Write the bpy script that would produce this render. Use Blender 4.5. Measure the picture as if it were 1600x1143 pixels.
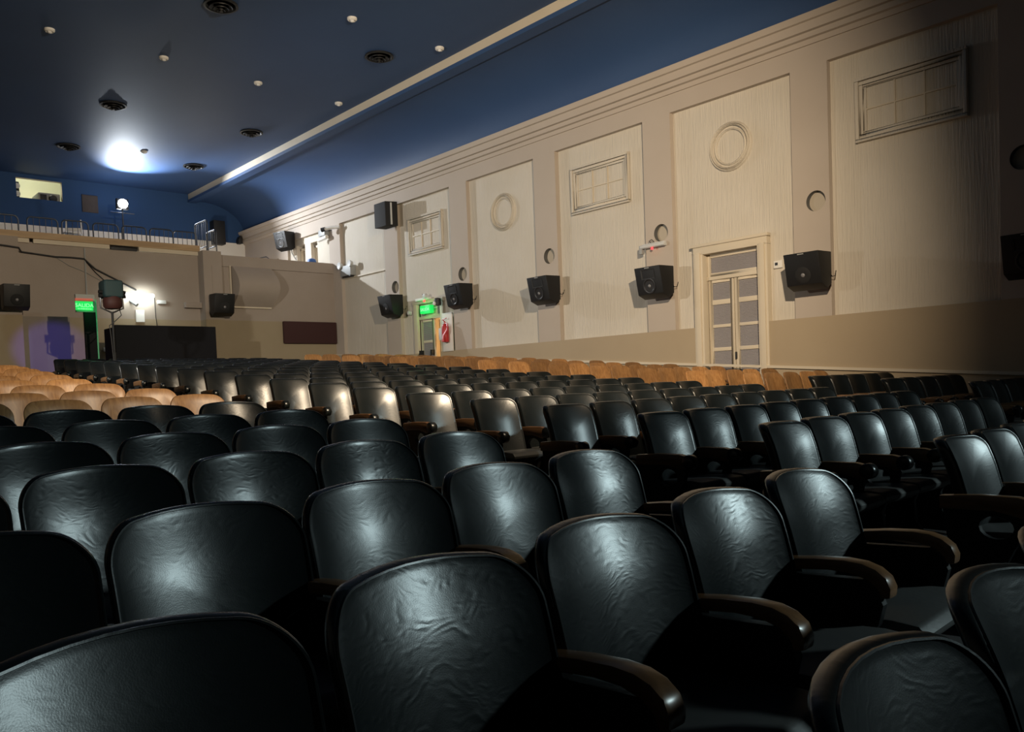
import bpy, bmesh, math, random
from mathutils import Vector, Matrix

for _o in list(bpy.data.objects):
    bpy.data.objects.remove(_o)
random.seed(7)
SC = bpy.context.scene
COL = SC.collection
PI = math.pi

# ------------------------------------------------------------------ camera
EYE = 1.29
cam_d = bpy.data.cameras.new('camera')
cam_d.sensor_fit = 'HORIZONTAL'
cam_d.sensor_width = 36.0
cam_d.lens = 1298.6 / 1600 * 36.0
cam_d.shift_y = 82.37 / 1600
cam_d.clip_start = 0.05
cam = bpy.data.objects.new('camera', cam_d)
COL.objects.link(cam)
R_ = Vector((0.66571409, 0.74527255, -0.0373306))
U_ = Vector((-0.00468205, 0.05419792, 0.99851924))
F_ = Vector((-0.74619222, 0.66455354, -0.03956972))
M = Matrix((R_, U_, -F_)).transposed().to_4x4()
M.translation = Vector((0, 0, EYE))
cam.matrix_world = M
SC.camera = cam

# ------------------------------------------------------------------ world, exposure
SC.view_settings.view_transform = 'Standard'
SC.view_settings.look = 'None'
SC.view_settings.gamma = 1
SC.view_settings.use_curve_mapping = False
SC.view_settings.exposure = 0.0
wd = bpy.data.worlds.new('world')
SC.world = wd
wd.use_nodes = True
wd.node_tree.nodes['Background'].inputs[0].default_value = (0.6, 0.7, 1.0, 1)
wd.node_tree.nodes['Background'].inputs[1].default_value = 0.002


def lamp(name, kind, loc, energy, color, target=None, parent=None, **kw):
    d = bpy.data.lights.new(name, kind)
    d.energy = energy
    d.color = color
    for k, v in kw.items():
        setattr(d, k, v)
    o = bpy.data.objects.new(name, d)
    COL.objects.link(o)
    o.location = loc
    if target is not None:
        o.rotation_euler = (Vector(target) - Vector(loc)).to_track_quat('-Z', 'Y').to_euler()
    if parent is not None:
        o.parent = parent
        o.location = Vector(loc) - parent.location
    return o


WARM = (1.0, 0.80, 0.56)
COOL = (0.72, 0.94, 0.97)
# warm work light hung high above the seats, out of the frame
lamp('hall_spot_lamp', 'SPOT', (-1.9, 4.4, 5.0), 4000, WARM, (-14.2, 8.8, 2.3),
     spot_size=math.radians(108), spot_blend=0.75, shadow_soft_size=0.06)
# whiter work light on the left side of the hall, just out of the frame
lamp('side_work_lamp', 'SPOT', (-13.0, 1.5, 3.6), 1400, (0.98, 0.93, 0.83), (-14.6, 12.0, 2.2),
     spot_size=math.radians(104), spot_blend=0.9, shadow_soft_size=0.05)
# lamp on the balcony floor, hidden by the parapet
lamp('balcony_lamp', 'POINT', (-23.6, 9.6, 5.15), 75, (1.0, 0.90, 0.74), None, shadow_soft_size=0.05)
# cool stage light at the screen end of the hall
lamp('stage_lamp', 'AREA', (6.0, 9.0, 5.0), 135, COOL, (-3, 2.6, 0.8), shape='RECTANGLE', size=0.4, size_y=0.4, spread=math.radians(96))


# ------------------------------------------------------------------ materials
def mat(name, color, rough=0.6, metal=0.0, spec=0.5, noise=None, bump=None, emit=None, coat=0.0, vary=0.0):
    """noise=(scale,(colour2),amount)   bump=(scale,strength,(sx,sy,sz))   vary = colour change per object"""
    m = bpy.data.materials.new(name)
    m.use_nodes = True
    nt = m.node_tree
    b = nt.nodes['Principled BSDF']
    b.inputs['Roughness'].default_value = rough
    b.inputs['Metallic'].default_value = metal
    b.inputs['Specular IOR Level'].default_value = spec
    b.inputs['Coat Weight'].default_value = coat
    b.inputs['Base Color'].default_value = (*color, 1)
    tc = nt.nodes.new('ShaderNodeTexCoord')
    src = tc.outputs['Object']
    if noise:
        n = nt.nodes.new('ShaderNodeTexNoise')
        n.inputs['Scale'].default_value = noise[0]
        n.inputs['Detail'].default_value = 6
        nt.links.new(src, n.inputs['Vector'])
        r = nt.nodes.new('ShaderNodeValToRGB')
        r.color_ramp.elements[0].position = 0.5 - 0.5 * noise[2]
        r.color_ramp.elements[1].position = 0.5 + 0.5 * noise[2]
        r.color_ramp.elements[0].color = (*color, 1)
        r.color_ramp.elements[1].color = (*noise[1], 1)
        nt.links.new(n.outputs['Fac'], r.inputs['Fac'])
        nt.links.new(r.outputs['Color'], b.inputs['Base Color'])
    if bump:
        mp = nt.nodes.new('ShaderNodeMapping')
        mp.inputs['Scale'].default_value = bump[2] if len(bump) > 2 else (1, 1, 1)
        nt.links.new(src, mp.inputs['Vector'])
        n2 = nt.nodes.new('ShaderNodeTexNoise')
        n2.inputs['Scale'].default_value = bump[0]
        n2.inputs['Detail'].default_value = 4
        nt.links.new(mp.outputs['Vector'], n2.inputs['Vector'])
        bp = nt.nodes.new('ShaderNodeBump')
        bp.inputs['Strength'].default_value = bump[1]
        bp.inputs['Distance'].default_value = 0.02
        nt.links.new(n2.outputs['Fac'], bp.inputs['Height'])
        nt.links.new(bp.outputs['Normal'], b.inputs['Normal'])
    if emit:
        b.inputs['Emission Color'].default_value = (*emit[0], 1)
        b.inputs['Emission Strength'].default_value = emit[1]
    return m


def vinyl(name, color, rough, wr):
    m = bpy.data.materials.new(name)
    m.use_nodes = True
    nt = m.node_tree
    L = nt.links.new
    b = nt.nodes['Principled BSDF']
    b.inputs['Base Color'].default_value = (*color, 1)
    b.inputs['Specular IOR Level'].default_value = 0.5
    tc = nt.nodes.new('ShaderNodeTexCoord')
    oi = nt.nodes.new('ShaderNodeObjectInfo')
    mul = nt.nodes.new('ShaderNodeMath'); mul.operation = 'MULTIPLY'; mul.inputs[1].default_value = 173.0
    L(oi.outputs['Random'], mul.inputs[0])
    cmb = nt.nodes.new('ShaderNodeCombineXYZ')
    L(mul.outputs[0], cmb.inputs[0]); L(mul.outputs[0], cmb.inputs[1])
    add = nt.nodes.new('ShaderNodeVectorMath'); add.operation = 'ADD'
    L(tc.outputs['Object'], add.inputs[0]); L(cmb.outputs[0], add.inputs[1])
    # creases
    warp = nt.nodes.new('ShaderNodeTexNoise')
    warp.inputs['Scale'].default_value = 5.0; warp.inputs['Detail'].default_value = 3
    L(add.outputs[0], warp.inputs['Vector'])
    wv = nt.nodes.new('ShaderNodeVectorMath'); wv.operation = 'SCALE'; wv.inputs['Scale'].default_value = 0.16
    L(warp.outputs['Color'], wv.inputs[0])
    ad2 = nt.nodes.new('ShaderNodeVectorMath'); ad2.operation = 'ADD'
    L(add.outputs[0], ad2.inputs[0]); L(wv.outputs[0], ad2.inputs[1])
    n1 = nt.nodes.new('ShaderNodeTexNoise')
    n1.noise_type = 'RIDGED_MULTIFRACTAL'
    n1.inputs['Scale'].default_value = 30.0; n1.inputs['Detail'].default_value = 5
    n1.inputs['Roughness'].default_value = 0.6
    mpc = nt.nodes.new('ShaderNodeMapping'); mpc.inputs['Scale'].default_value = (1, 0.8, 2.0); mpc.inputs['Rotation'].default_value = (0.5, 0, 0)
    L(ad2.outputs[0], mpc.inputs['Vector']); L(mpc.outputs[0], n1.inputs['Vector'])
    # strength differs from seat to seat and over the back
    n3 = nt.nodes.new('ShaderNodeTexNoise'); n3.inputs['Scale'].default_value = 3.0
    L(add.outputs[0], n3.inputs['Vector'])
    pw = nt.nodes.new('ShaderNodeMath'); pw.operation = 'MULTIPLY'
    L(n3.outputs['Fac'], pw.inputs[0]); L(oi.outputs['Random'], pw.inputs[1])
    st = nt.nodes.new('ShaderNodeMath'); st.operation = 'MULTIPLY_ADD'
    st.inputs[1].default_value = wr; st.inputs[2].default_value = wr * 0.12
    L(pw.outputs[0], st.inputs[0])
    bp = nt.nodes.new('ShaderNodeBump'); bp.inputs['Distance'].default_value = 0.012
    L(st.outputs[0], bp.inputs['Strength']); L(n1.outputs['Fac'], bp.inputs['Height'])
    n2 = nt.nodes.new('ShaderNodeTexNoise'); n2.inputs['Scale'].default_value = 330.0
    L(add.outputs[0], n2.inputs['Vector'])
    bp2 = nt.nodes.new('ShaderNodeBump'); bp2.inputs['Strength'].default_value = 0.05; bp2.inputs['Distance'].default_value = 0.003
    L(n2.outputs['Fac'], bp2.inputs['Height']); L(bp.outputs['Normal'], bp2.inputs['Normal'])
    L(bp2.outputs['Normal'], b.inputs['Normal'])
    mr = nt.nodes.new('ShaderNodeMapRange')
    mr.inputs['To Min'].default_value = rough - 0.07; mr.inputs['To Max'].default_value = rough + 0.12
    L(n3.outputs['Fac'], mr.inputs['Value']); L(mr.outputs[0], b.inputs['Roughness'])
    return m


def wood(name, c1, c2, rough, axis=(1, 1, 1), vary=0.5):
    m = bpy.data.materials.new(name)
    m.use_nodes = True
    nt = m.node_tree
    L = nt.links.new
    b = nt.nodes['Principled BSDF']
    b.inputs['Roughness'].default_value = rough
    tc = nt.nodes.new('ShaderNodeTexCoord')
    oi = nt.nodes.new('ShaderNodeObjectInfo')
    mul = nt.nodes.new('ShaderNodeMath'); mul.operation = 'MULTIPLY'; mul.inputs[1].default_value = 91.0
    L(oi.outputs['Random'], mul.inputs[0])
    mp = nt.nodes.new('ShaderNodeMapping'); mp.inputs['Scale'].default_value = axis
    L(tc.outputs['Object'], mp.inputs['Vector'])
    add = nt.nodes.new('ShaderNodeVectorMath'); add.operation = 'ADD'
    L(mp.outputs[0], add.inputs[0]); L(mul.outputs[0], add.inputs[1])
    n = nt.nodes.new('ShaderNodeTexNoise'); n.inputs['Scale'].default_value = 4.0; n.inputs['Detail'].default_value = 8
    n.inputs['Distortion'].default_value = 1.2
    L(add.outputs[0], n.inputs['Vector'])
    r = nt.nodes.new('ShaderNodeValToRGB')
    r.color_ramp.elements[0].position = 0.32; r.color_ramp.elements[1].position = 0.68
    r.color_ramp.elements[0].color = (*c1, 1); r.color_ramp.elements[1].color = (*c2, 1)
    L(n.outputs['Fac'], r.inputs['Fac'])
    hv = nt.nodes.new('ShaderNodeHueSaturation')
    mr = nt.nodes.new('ShaderNodeMapRange')
    mr.inputs['To Min'].default_value = 1 - vary; mr.inputs['To Max'].default_value = 1 + vary * 0.45
    L(oi.outputs['Random'], mr.inputs['Value']); L(mr.outputs[0], hv.inputs['Value'])
    L(r.outputs['Color'], hv.inputs['Color']); L(hv.outputs['Color'], b.inputs['Base Color'])
    return m


MT = dict(
    blue=mat('blue_ceiling_paint', (0.028, 0.064, 0.160), 0.62, spec=0.4, noise=(0.7, (0.036, 0.080, 0.190), 0.8), bump=(2.0, 0.12, (0.3, 1, 1))),
    bluewall=mat('blue_wall_paint', (0.028, 0.070, 0.175), 0.75, spec=0.2),
    plaster=mat('pilaster_paint', (0.47, 0.41, 0.355), 0.8, spec=0.25, noise=(1.3, (0.43, 0.37, 0.315), 0.7), bump=(35, 0.05)),
    panel=mat('streaked_panel_plaster', (0.60, 0.555, 0.485), 0.8, spec=0.25, noise=(0.9, (0.53, 0.48, 0.40), 0.6), bump=(26, 0.65, (1.8, 1, 0.10))),
    dado=mat('dado_paint', (0.40, 0.325, 0.225), 0.75, spec=0.25, noise=(1.1, (0.36, 0.285, 0.195), 0.7), bump=(30, 0.06)),
    rear=mat('rear_wall_paint', (0.35, 0.30, 0.26), 0.8, spec=0.25, noise=(1.5, (0.32, 0.27, 0.23), 0.6), bump=(30, 0.08)),
    reardado=mat('rear_dado_paint', (0.34, 0.28, 0.195), 0.8, spec=0.25, noise=(1.2, (0.30, 0.245, 0.165), 0.6)),
    greydado=mat('grey_dado_paint', (0.26, 0.23, 0.20), 0.8, spec=0.25, noise=(1.2, (0.23, 0.20, 0.17), 0.6)),
    cream=mat('cream_trim_paint', (0.60, 0.53, 0.42), 0.6, noise=(2, (0.55, 0.48, 0.37), 0.6)),
    white=mat('white_paint', (0.72, 0.70, 0.66), 0.6),
    floor=mat('dark_floor', (0.022, 0.020, 0.020), 0.7, noise=(3, (0.03, 0.027, 0.025), 0.6)),
    black=mat('black_matte', (0.012, 0.012, 0.013), 0.55),
    grille=mat('black_grille_cloth', (0.008, 0.008, 0.009), 0.8, bump=(300, 0.3)),
    cabinet=mat('black_cabinet', (0.008, 0.008, 0.009), 0.5, spec=0.3, bump=(120, 0.1)),
    cone=mat('speaker_cone', (0.014, 0.014, 0.016), 0.4),
    cap=mat('grey_dust_cap', (0.18, 0.18, 0.19), 0.4),
    iron=mat('black_iron', (0.006, 0.006, 0.006), 0.55, spec=0.25, bump=(60, 0.08)),
    steel=mat('galvanised_steel', (0.10, 0.11, 0.13), 0.4, metal=0.9),
    chrome=mat('bright_steel', (0.32, 0.33, 0.35), 0.3, metal=1.0),
    grey=mat('grey_plastic', (0.30, 0.31, 0.31), 0.5),
    lgrey=mat('light_grey_plastic', (0.55, 0.56, 0.56), 0.5),
    disc=mat('cream_disc', (0.42, 0.37, 0.30), 0.7),
    discrim=mat('grey_porthole_reveal', (0.10, 0.10, 0.10), 0.6),
    louvre=mat('grey_louvre', (0.34, 0.32, 0.33), 0.6),
    maroon=mat('maroon_fabric', (0.045, 0.016, 0.016), 0.9, bump=(200, 0.25)),
    red=mat('red_enamel', (0.42, 0.02, 0.025), 0.35),
    brownwood=wood('balcony_edge_wood', (0.36, 0.24, 0.13), (0.46, 0.32, 0.18), 0.6, (1, 0.3, 3), 0.1),
    armwood=wood('varnished_arm_wood', (0.085, 0.042, 0.019), (0.15, 0.075, 0.032), 0.3, (0.8, 6, 6), 0.35),
    seatwood=wood('bent_plywood', (0.24, 0.110, 0.036), (0.40, 0.205, 0.075), 0.42, (7, 7, 1.0), 0.42),
    doorwood=wood('corridor_door_wood', (0.42, 0.29, 0.15), (0.52, 0.38, 0.22), 0.5, (3, 3, 0.5), 0.1),
    vinyl=vinyl('black_wrinkled_vinyl', (0.0045, 0.0062, 0.0066), 0.28, 0.12),
    vinylp=vinyl('black_padded_vinyl', (0.0045, 0.0058, 0.0060), 0.30, 0.10),
    seatv=vinyl('seat_cushion_vinyl', (0.040, 0.040, 0.038), 0.55, 0.2),
    paper=mat('white_paper', (0.75, 0.75, 0.74), 0.8),
    teal=mat('teal_grey_enamel', (0.016, 0.032, 0.033), 0.6, spec=0.2),
    rust=mat('rust_red_enamel', (0.035, 0.011, 0.009), 0.6, spec=0.2),
    bluething=mat('blue_plastic', (0.05, 0.14, 0.42), 0.5),
    curtain=mat('black_cloth_panel', (0.008, 0.008, 0.010), 0.85, spec=0.2, bump=(40, 0.1)),
    brownpanel=mat('dark_brown_board', (0.055, 0.045, 0.045), 0.8, noise=(9, (0.075, 0.06, 0.055), 0.5)),
    e_green=mat('green_lit_sign', (0.0, 0.25, 0.05), 0.5, emit=((0.02, 1.0, 0.14), 0.75)),
    e_greend=mat('green_sign_letters', (0.0, 0.12, 0.03), 0.5, emit=((0.35, 1.0, 0.45), 1.1)),
    e_red=mat('red_indicator', (0.5, 0, 0), 0.5, emit=((1.0, 0.05, 0.06), 2.5)),
    e_redstrip=mat('red_sign_strip', (0.4, 0.1, 0.08), 0.6, emit=((1.0, 0.18, 0.12), 0.25)),
    e_flood=mat('lit_flood_lens', (1, 1, 1), 0.5, emit=((0.92, 0.97, 1.0), 60)),
    e_tube=mat('lit_fluorescent_tube', (1, 1, 1), 0.5, emit=((0.93, 1.0, 0.97), 16)),
    booth=mat('booth_wall_paint', (0.70, 0.70, 0.56), 0.8),
    glass=mat('dark_glass', (0.02, 0.02, 0.025), 0.1),
)


# ------------------------------------------------------------------ mesh helpers
class MB:
    def __init__(self):
        self.v = []; self.f = []; self.mi = []

    def add(self, vs, fs, mi=0):
        o = len(self.v)
        self.v += [tuple(p) for p in vs]
        self.f += [tuple(i + o for i in f) for f in fs]
        self.mi += [mi] * len(fs)
        return self

    def box(self, x0, x1, y0, y1, z0, z1, mi=0):
        vs = [(x, y, z) for z in (z0, z1) for y in (y0, y1) for x in (x0, x1)]
        return self.add(vs, [(0, 2, 3, 1), (4, 5, 7, 6), (0, 1, 5, 4), (2, 6, 7, 3), (0, 4, 6, 2), (1, 3, 7, 5)], mi)

    def prism(self, poly, a, b, plane='xz', mi=0):
        """polygon in one plane, extruded from a to b along the third axis"""
        n = len(poly)
        def P(p, t):
            if plane == 'xz': return (p[0], t, p[1])
            if plane == 'yz': return (t, p[0], p[1])
            return (p[0], p[1], t)
        vs = [P(p, a) for p in poly] + [P(p, b) for p in poly]
        fs = [tuple(range(n)), tuple(range(2 * n - 1, n - 1, -1))]
        fs += [(i, (i + 1) % n, n + (i + 1) % n, n + i) for i in range(n)]
        return self.add(vs, fs, mi)

    def tube(self, pts, r, n=8, mi=0, closed=False, cap=True):
        pts = [Vector(p) for p in pts]
        N = len(pts)
        vs = []; up = None
        for i, p in enumerate(pts):
            if closed:
                t = (pts[(i + 1) % N] - pts[i - 1]).normalized()
            else:
                t = (pts[min(i + 1, N - 1)] - pts[max(i - 1, 0)]).normalized()
            if up is None:
                up = Vector((0, 0, 1)) if abs(t.z) < 0.9 else Vector((1, 0, 0))
            a = t.cross(up)
            if a.length < 1e-4:
                a = t.cross(Vector((0.3, 1, 0.2)))
            a.normalize(); b = a.cross(t).normalized(); up = b
            rr = r[i] if isinstance(r, (list, tuple)) else r
            vs += [p + (a * math.cos(2 * PI * k / n) + b * math.sin(2 * PI * k / n)) * rr for k in range(n)]
        fs = []
        for i in range(N if closed else N - 1):
            j = (i + 1) % N
            fs += [(i * n + k, i * n + (k + 1) % n, j * n + (k + 1) % n, j * n + k) for k in range(n)]
        if not closed and cap:
            fs += [tuple(range(n - 1, -1, -1)), tuple((N - 1) * n + k for k in range(n))]
        return self.add(vs, fs, mi)

    def lathe(self, prof, c, axis='z', n=24, mi=0, cap=True):
        """prof: (radius, height) pairs turned round an axis through c"""
        vs = []
        for r, h in prof:
            for k in range(n):
                a = 2 * PI * k / n
                x, y = r * math.cos(a), r * math.sin(a)
                p = {'z': (x, y, h), 'y': (x, h, y), 'x': (h, x, y)}[axis]
                vs.append((c[0] + p[0], c[1] + p[1], c[2] + p[2]))
        fs = []
        for i in range(len(prof) - 1):
            fs += [(i * n + k, i * n + (k + 1) % n, (i + 1) * n + (k + 1) % n, (i + 1) * n + k) for k in range(n)]
        if cap and prof[0][0] > 1e-6: fs.append(tuple(range(n - 1, -1, -1)))
        if cap and prof[-1][0] > 1e-6: fs.append(tuple((len(prof) - 1) * n + k for k in range(n)))
        return self.add(vs, fs, mi)

    def build(self, name, mats, parent=None, smooth=35, bevel=0.0, weld=True, loc=None, seg=2):
        me = bpy.data.meshes.new(name)
        me.from_pydata(self.v, [], self.f)
        if not isinstance(mats, (list, tuple)): mats = [mats]
        for m in mats: me.materials.append(m)
        me.polygons.foreach_set('material_index', self.mi)
        bm = bmesh.new(); bm.from_mesh(me)
        if weld: bmesh.ops.remove_doubles(bm, verts=bm.verts, dist=1e-5)
        bmesh.ops.recalc_face_normals(bm, faces=bm.faces)
        if bevel:
            es = [e for e in bm.edges if len(e.link_faces) == 2 and e.calc_face_angle(0) > math.radians(28)]
            bmesh.ops.bevel(bm, geom=es, offset=bevel, segments=seg, affect='EDGES', profile=0.6, clamp_overlap=True)
        bm.to_mesh(me); bm.free()
        if smooth:
            me.polygons.foreach_set('use_smooth', [True] * len(me.polygons))
            me.set_sharp_from_angle(angle=math.radians(smooth))
        o = bpy.data.objects.new(name, me)
        COL.objects.link(o)
        if parent is not None: o.parent = parent
        if loc is not None: o.location = loc
        return o


def thing(name, loc, label, cat, group=None, rz=0.0):
    o = bpy.data.objects.new(name, None)
    o.empty_display_size = 0.1
    COL.objects.link(o)
    o.location = loc
    o.rotation_euler = (0, 0, rz)
    o['label'] = label; o['category'] = cat
    if group: o['group'] = group
    return o


def tag(o, label, cat, group=None):
    o['label'] = label; o['category'] = cat
    if group: o['group'] = group
    return o


def struct(o, label=None):
    o['kind'] = 'structure'
    if label: o['label'] = label
    return o


def copy_tree(root, label=None, loc=None, rz=None):
    r = root.copy(); COL.objects.link(r)
    if label: r['label'] = label
    if loc is not None: r.location = loc
    if rz is not None: r.rotation_euler = (0, 0, rz)
    for ch in list(root.children):
        c = ch.copy(); COL.objects.link(c); c.parent = r
        for g in list(ch.children):
            d = g.copy(); COL.objects.link(d); d.parent = c
    return r


def smoothstep(a, b, x):
    t = max(0.0, min(1.0, (x - a) / (b - a)))
    return t * t * (3 - 2 * t)


def zf(x, y):
    d = -x
    return 0.0665 * d + 0.09 * smoothstep(5, 13, d) + 0.086 * smoothstep(8.5, 9.1, y) + 0.086 * smoothstep(-2.0, -2.6, y)


# ------------------------------------------------------------------ the setting
XB, XL, W, YL = -26.5, -20.8, 12.0, -5.4          # back wall, wall under the balcony, right wall, left wall
XF = 8.0
ZC = 7.72                                          # flat ceiling

f = MB()
xs = [XF - i * 1.0 for i in range(0, 30)] + [-21.4]
ys = [-5.4, -4, -2.6, -2.3, -2.0, 0, 2, 4, 6, 8.5, 8.7, 8.9, 9.1, 10.5, 12.1]
for x in xs:
    for y in ys: f.v.append((x, y, zf(x, y)))
n = len(ys)
for i in range(len(xs) - 1):
    for j in range(n - 1):
        f.f.append((i * n + j, i * n + j + 1, (i + 1) * n + j + 1, (i + 1) * n + j)); f.mi.append(0)
struct(f.build('floor', MT['floor']))

# ceiling: flat middle and curved coves along both sides
c = MB()
BY = 10.22
c.add([(XF, YL + 1.8, ZC), (XF, BY, ZC), (XB, BY, ZC), (XB, YL + 1.8, ZC)], [(0, 1, 2, 3)])
struct(c.build('ceiling', MT['blue'], smooth=0))
cv = [(BY + 0.10, 7.53)]
for k in range(0, 15):
    a = PI / 2 * k / 14
    cv.append((BY + 0.10 + 0.32 + (1.38) * math.sin(a), 6.62 + (0.91) * math.cos(a)))
for nm, sgn, off in (('ceiling_cove', 1, 0), ('ceiling_cove_left', -1, 6.6)):
    c = MB()
    for y, z in cv:
        yy = y if sgn > 0 else off - y
        c.v += [(XF, yy, z), (XB, yy, z)]
    for i in range(len(cv) - 1):
        c.f.append((2 * i, 2 * i + 1, 2 * i + 3, 2 * i + 2)); c.mi.append(0)
    struct(c.build(nm, MT['blue'], smooth=40))
    # cream fascia with the blue lip under it
    t = MB()
    y0, y1 = (BY, BY + 0.12) if sgn > 0 else (off - BY - 0.12, off - BY)
    t.box(XB + 0.02, XF, y0, y1, 7.53, ZC, 0)
    ym = (y0 - 0.02, y1 + 0.12) if sgn > 0 else (y0 - 0.12, y1 + 0.02)
    t.box(XB + 0.02, XF, ym[0], ym[1], 7.46, 7.54, 1)
    struct(t.build('trim_1' if sgn > 0 else 'trim_2', [MT['cream'], MT['blue']], smooth=0))

# right wall in relief
panels = [(-0.40, 2.0), (-3.27, -0.95), (-6.14, -3.83), (-9.04, -6.74), (-11.90, -9.65), (-14.75, -12.53), (-17.56, -15.38), (-20.36, -18.16), (-23.45, -20.95), (-26.20, -24.05)]
panels = panels[1:]
panels[0] = (-3.27, -0.95)
ZT, ZD = 5.95, 2.17


def relief(xs, zs, cell, y0, name, mats):
    """cell(x,z) -> (depth, material index) or None for a hole"""
    xs = sorted(set(round(x, 4) for x in xs)); zs = sorted(set(round(z, 4) for z in zs))
    m = MB()
    C = {}
    for i in range(len(xs) - 1):
        for j in range(len(zs) - 1):
            C[i, j] = cell((xs[i] + xs[i + 1]) / 2, (zs[j] + zs[j + 1]) / 2)
    for (i, j), q in C.items():
        a, b, c_, d = xs[i], xs[i + 1], zs[j], zs[j + 1]
        if q is not None and q != 'skip':
            y = y0 + q[0]
            m.add([(a, y, c_), (b, y, c_), (b, y, d), (a, y, d)], [(0, 1, 2, 3)], q[1])
        for di, dj in ((1, 0), (0, 1)):
            r = C.get((i + di, j + dj), 'edge')
            if r == 'edge' or r == 'skip' or q == 'skip': continue
            dq = q[0] if q else 0.35
            dr = r[0] if r else 0.35
            if abs(dq - dr) < 1e-5: continue
            mi = (q if (q and (not r or dq < dr)) else r)[1]
            if di:
                m.add([(b, y0 + dq, c_), (b, y0 + dr, c_), (b, y0 + dr, d), (b, y0 + dq, d)], [(0, 1, 2, 3)], mi)
            else:
                m.add([(a, y0 + dq, d), (b, y0 + dq, d), (b, y0 + dr, d), (a, y0 + dr, d)], [(0, 1, 2, 3)], mi)
    return m.build(name, mats, smooth=0)


EX = (-16.88, -15.94, 1.1, 3.37)        # exit doorway
D1 = (-8.445, -7.365, 0.4, 3.415)          # shuttered doorway
NI = [(-23.02, -22.50, 4.4, 5.72), (-22.14, -21.76, 4.4, 5.69)]


PH = 0.170      # half size of the square cut for a porthole
PHX = (-3.56, -6.36, -9.30, -12.15, -14.99, -17.74)
PHZ = (3.94, 3.92, 3.91, 3.90, 3.89, 3.90)


def rcell(x, z):
    for px, pz in zip(PHX, PHZ):
        if abs(x - px) < PH and abs(z - pz) < PH: return 'skip'
    if EX[0] < x < EX[1] and EX[2] < z < EX[3]: return None
    if D1[0] < x < D1[1] and D1[2] < z < D1[3]: return (0.20, 0)
    if x < -21.0:
        for a, b, c_, d in NI:
            if a < x < b and c_ < z < d: return (0.30, 0)
        if -23.45 < x < -20.95 and 4.3 < z < ZT - 0.05: return (0.08, 1)
        if -26.2 < x < -24.05 and 4.3 < z < 5.5: return (0.10, 1)
        return (0, 0)
    for a, b in panels:
        if a < x < b:
            if ZD < z < ZT: return (0.10, 1)
    if z < ZD: return (0, 2)
    return (0, 0)


xs = [XF, XB] + [v for p in panels for v in p] + list(EX[:2]) + list(D1[:2]) + [v for q in NI for v in q[:2]] + [-21.0] + [p + d for p in PHX for d in (-PH, PH)]
zs = [-0.6, 0.4, 1.1, ZD, 3.37, 3.415, 4.3, 4.4, 5.5, 5.69, 5.72, 5.9, ZT, 6.7] + [p + d for p in PHZ for d in (-PH, PH)]
struct(relief(xs, zs, rcell, W, 'wall_right', [MT['plaster'], MT['panel'], MT['dado']]))

# cornice
t = MB()
prof = [(12.02, 6.26), (11.97, 6.26), (11.95, 6.33), (11.90, 6.34), (11.90, 6.39), (11.93, 6.40), (11.93, 6.43), (11.88, 6.44), (11.86, 6.56), (11.82, 6.57), (11.79, 6.66), (12.02, 6.66)]
t.prism(prof, XB + 0.05, XF, 'yz')
struct(t.build('trim_3', MT['plaster'], smooth=0))
t = MB()
t.prism([(XF, 0.943 - 0.0665 * XF), (XL, 0.943 + 0.0665 * -XL), (XL, 0.985 + 0.0665 * -XL), (XF, 0.985 - 0.0665 * XF)], 11.965, 12.0, 'xz')
struct(t.build('baseboard_right', MT['cream'], smooth=0))

# blue back wall above the balcony, with the projection port; white strip below
bk = MB()
PW = (5.44, 6.60, 7.06, 7.61)
ysb = [YL, PW[0], PW[1], W + 0.1]; zsb = [6.30, PW[2], PW[3], 8.0]
for i in range(3):
    for j in range(3):
        if i == 1 and j == 1: continue
        bk.add([(XB, ysb[i], zsb[j]), (XB, ysb[i + 1], zsb[j]), (XB, ysb[i + 1], zsb[j + 1]), (XB, ysb[i], zsb[j + 1])], [(0, 1, 2, 3)], 0)
for (ya, za, yb, zb) in ((PW[0], PW[2], PW[1], PW[2]), (PW[1], PW[2], PW[1], PW[3]), (PW[1], PW[3], PW[0], PW[3]), (PW[0], PW[3], PW[0], PW[2])):
    bk.add([(XB, ya, za), (XB, yb, zb), (XB - 0.15, yb, zb), (XB - 0.15, ya, za)], [(0, 1, 2, 3)], 2)
bk.box(XB, XB + 0.06, YL, W, 4.3, 6.30, 1)
struct(bk.build('wall_back', [MT['bluewall'], MT['white'], MT['cream']], smooth=0))
# projection booth behind the port
bo = MB()
bo.box(XB - 2.6, XB - 0.16, 4.2, 7.6, 6.2, 8.6)
bo.f = [q for q in bo.f if not all(abs(bo.v[i][0] - (XB - 0.16)) < 1e-6 for i in q)]
bo.mi = [0] * len(bo.f)
struct(bo.build('wall_booth', MT['booth'], smooth=0))

# wall under the balcony: recessed middle, two columns, right-hand parapet
w = MB()
w.box(-21.3, -21.05, YL, 3.85, 0.8, 4.91, 0)
w.box(-21.3, -21.05, 4.23, 8.30, 3.24, 4.90, 0)
w.box(-21.3, -21.05, 5.25, 8.30, 0.8, 3.24, 1)
w.box(-21.3, -21.05, 4.23, 5.25, 0.8, 3.24, 2)
w.box(-21.2, -20.74, 3.70, 4.23, 3.24, 4.95, 0)
w.box(-21.2, -20.74, 3.70, 4.23, 0.8, 3.24, 1)
w.box(-21.2, -20.70, 8.28, 8.75, 3.24, 4.97, 0)
w.box(-21.2, -20.70, 8.28, 8.75, 0.8, 3.24, 1)
w.box(-21.2, -20.80, 8.75, W, 3.24, 4.61, 0)
w.box(-21.2, -20.78, 8.75, W, 4.615, 4.90, 0)
w.box(-21.2, -20.80, 8.75, W, 0.8, 3.24, 1)
w.box(-21.1, -20.69, 8.49, 8.52, 3.9, 4.6, 0)
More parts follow.
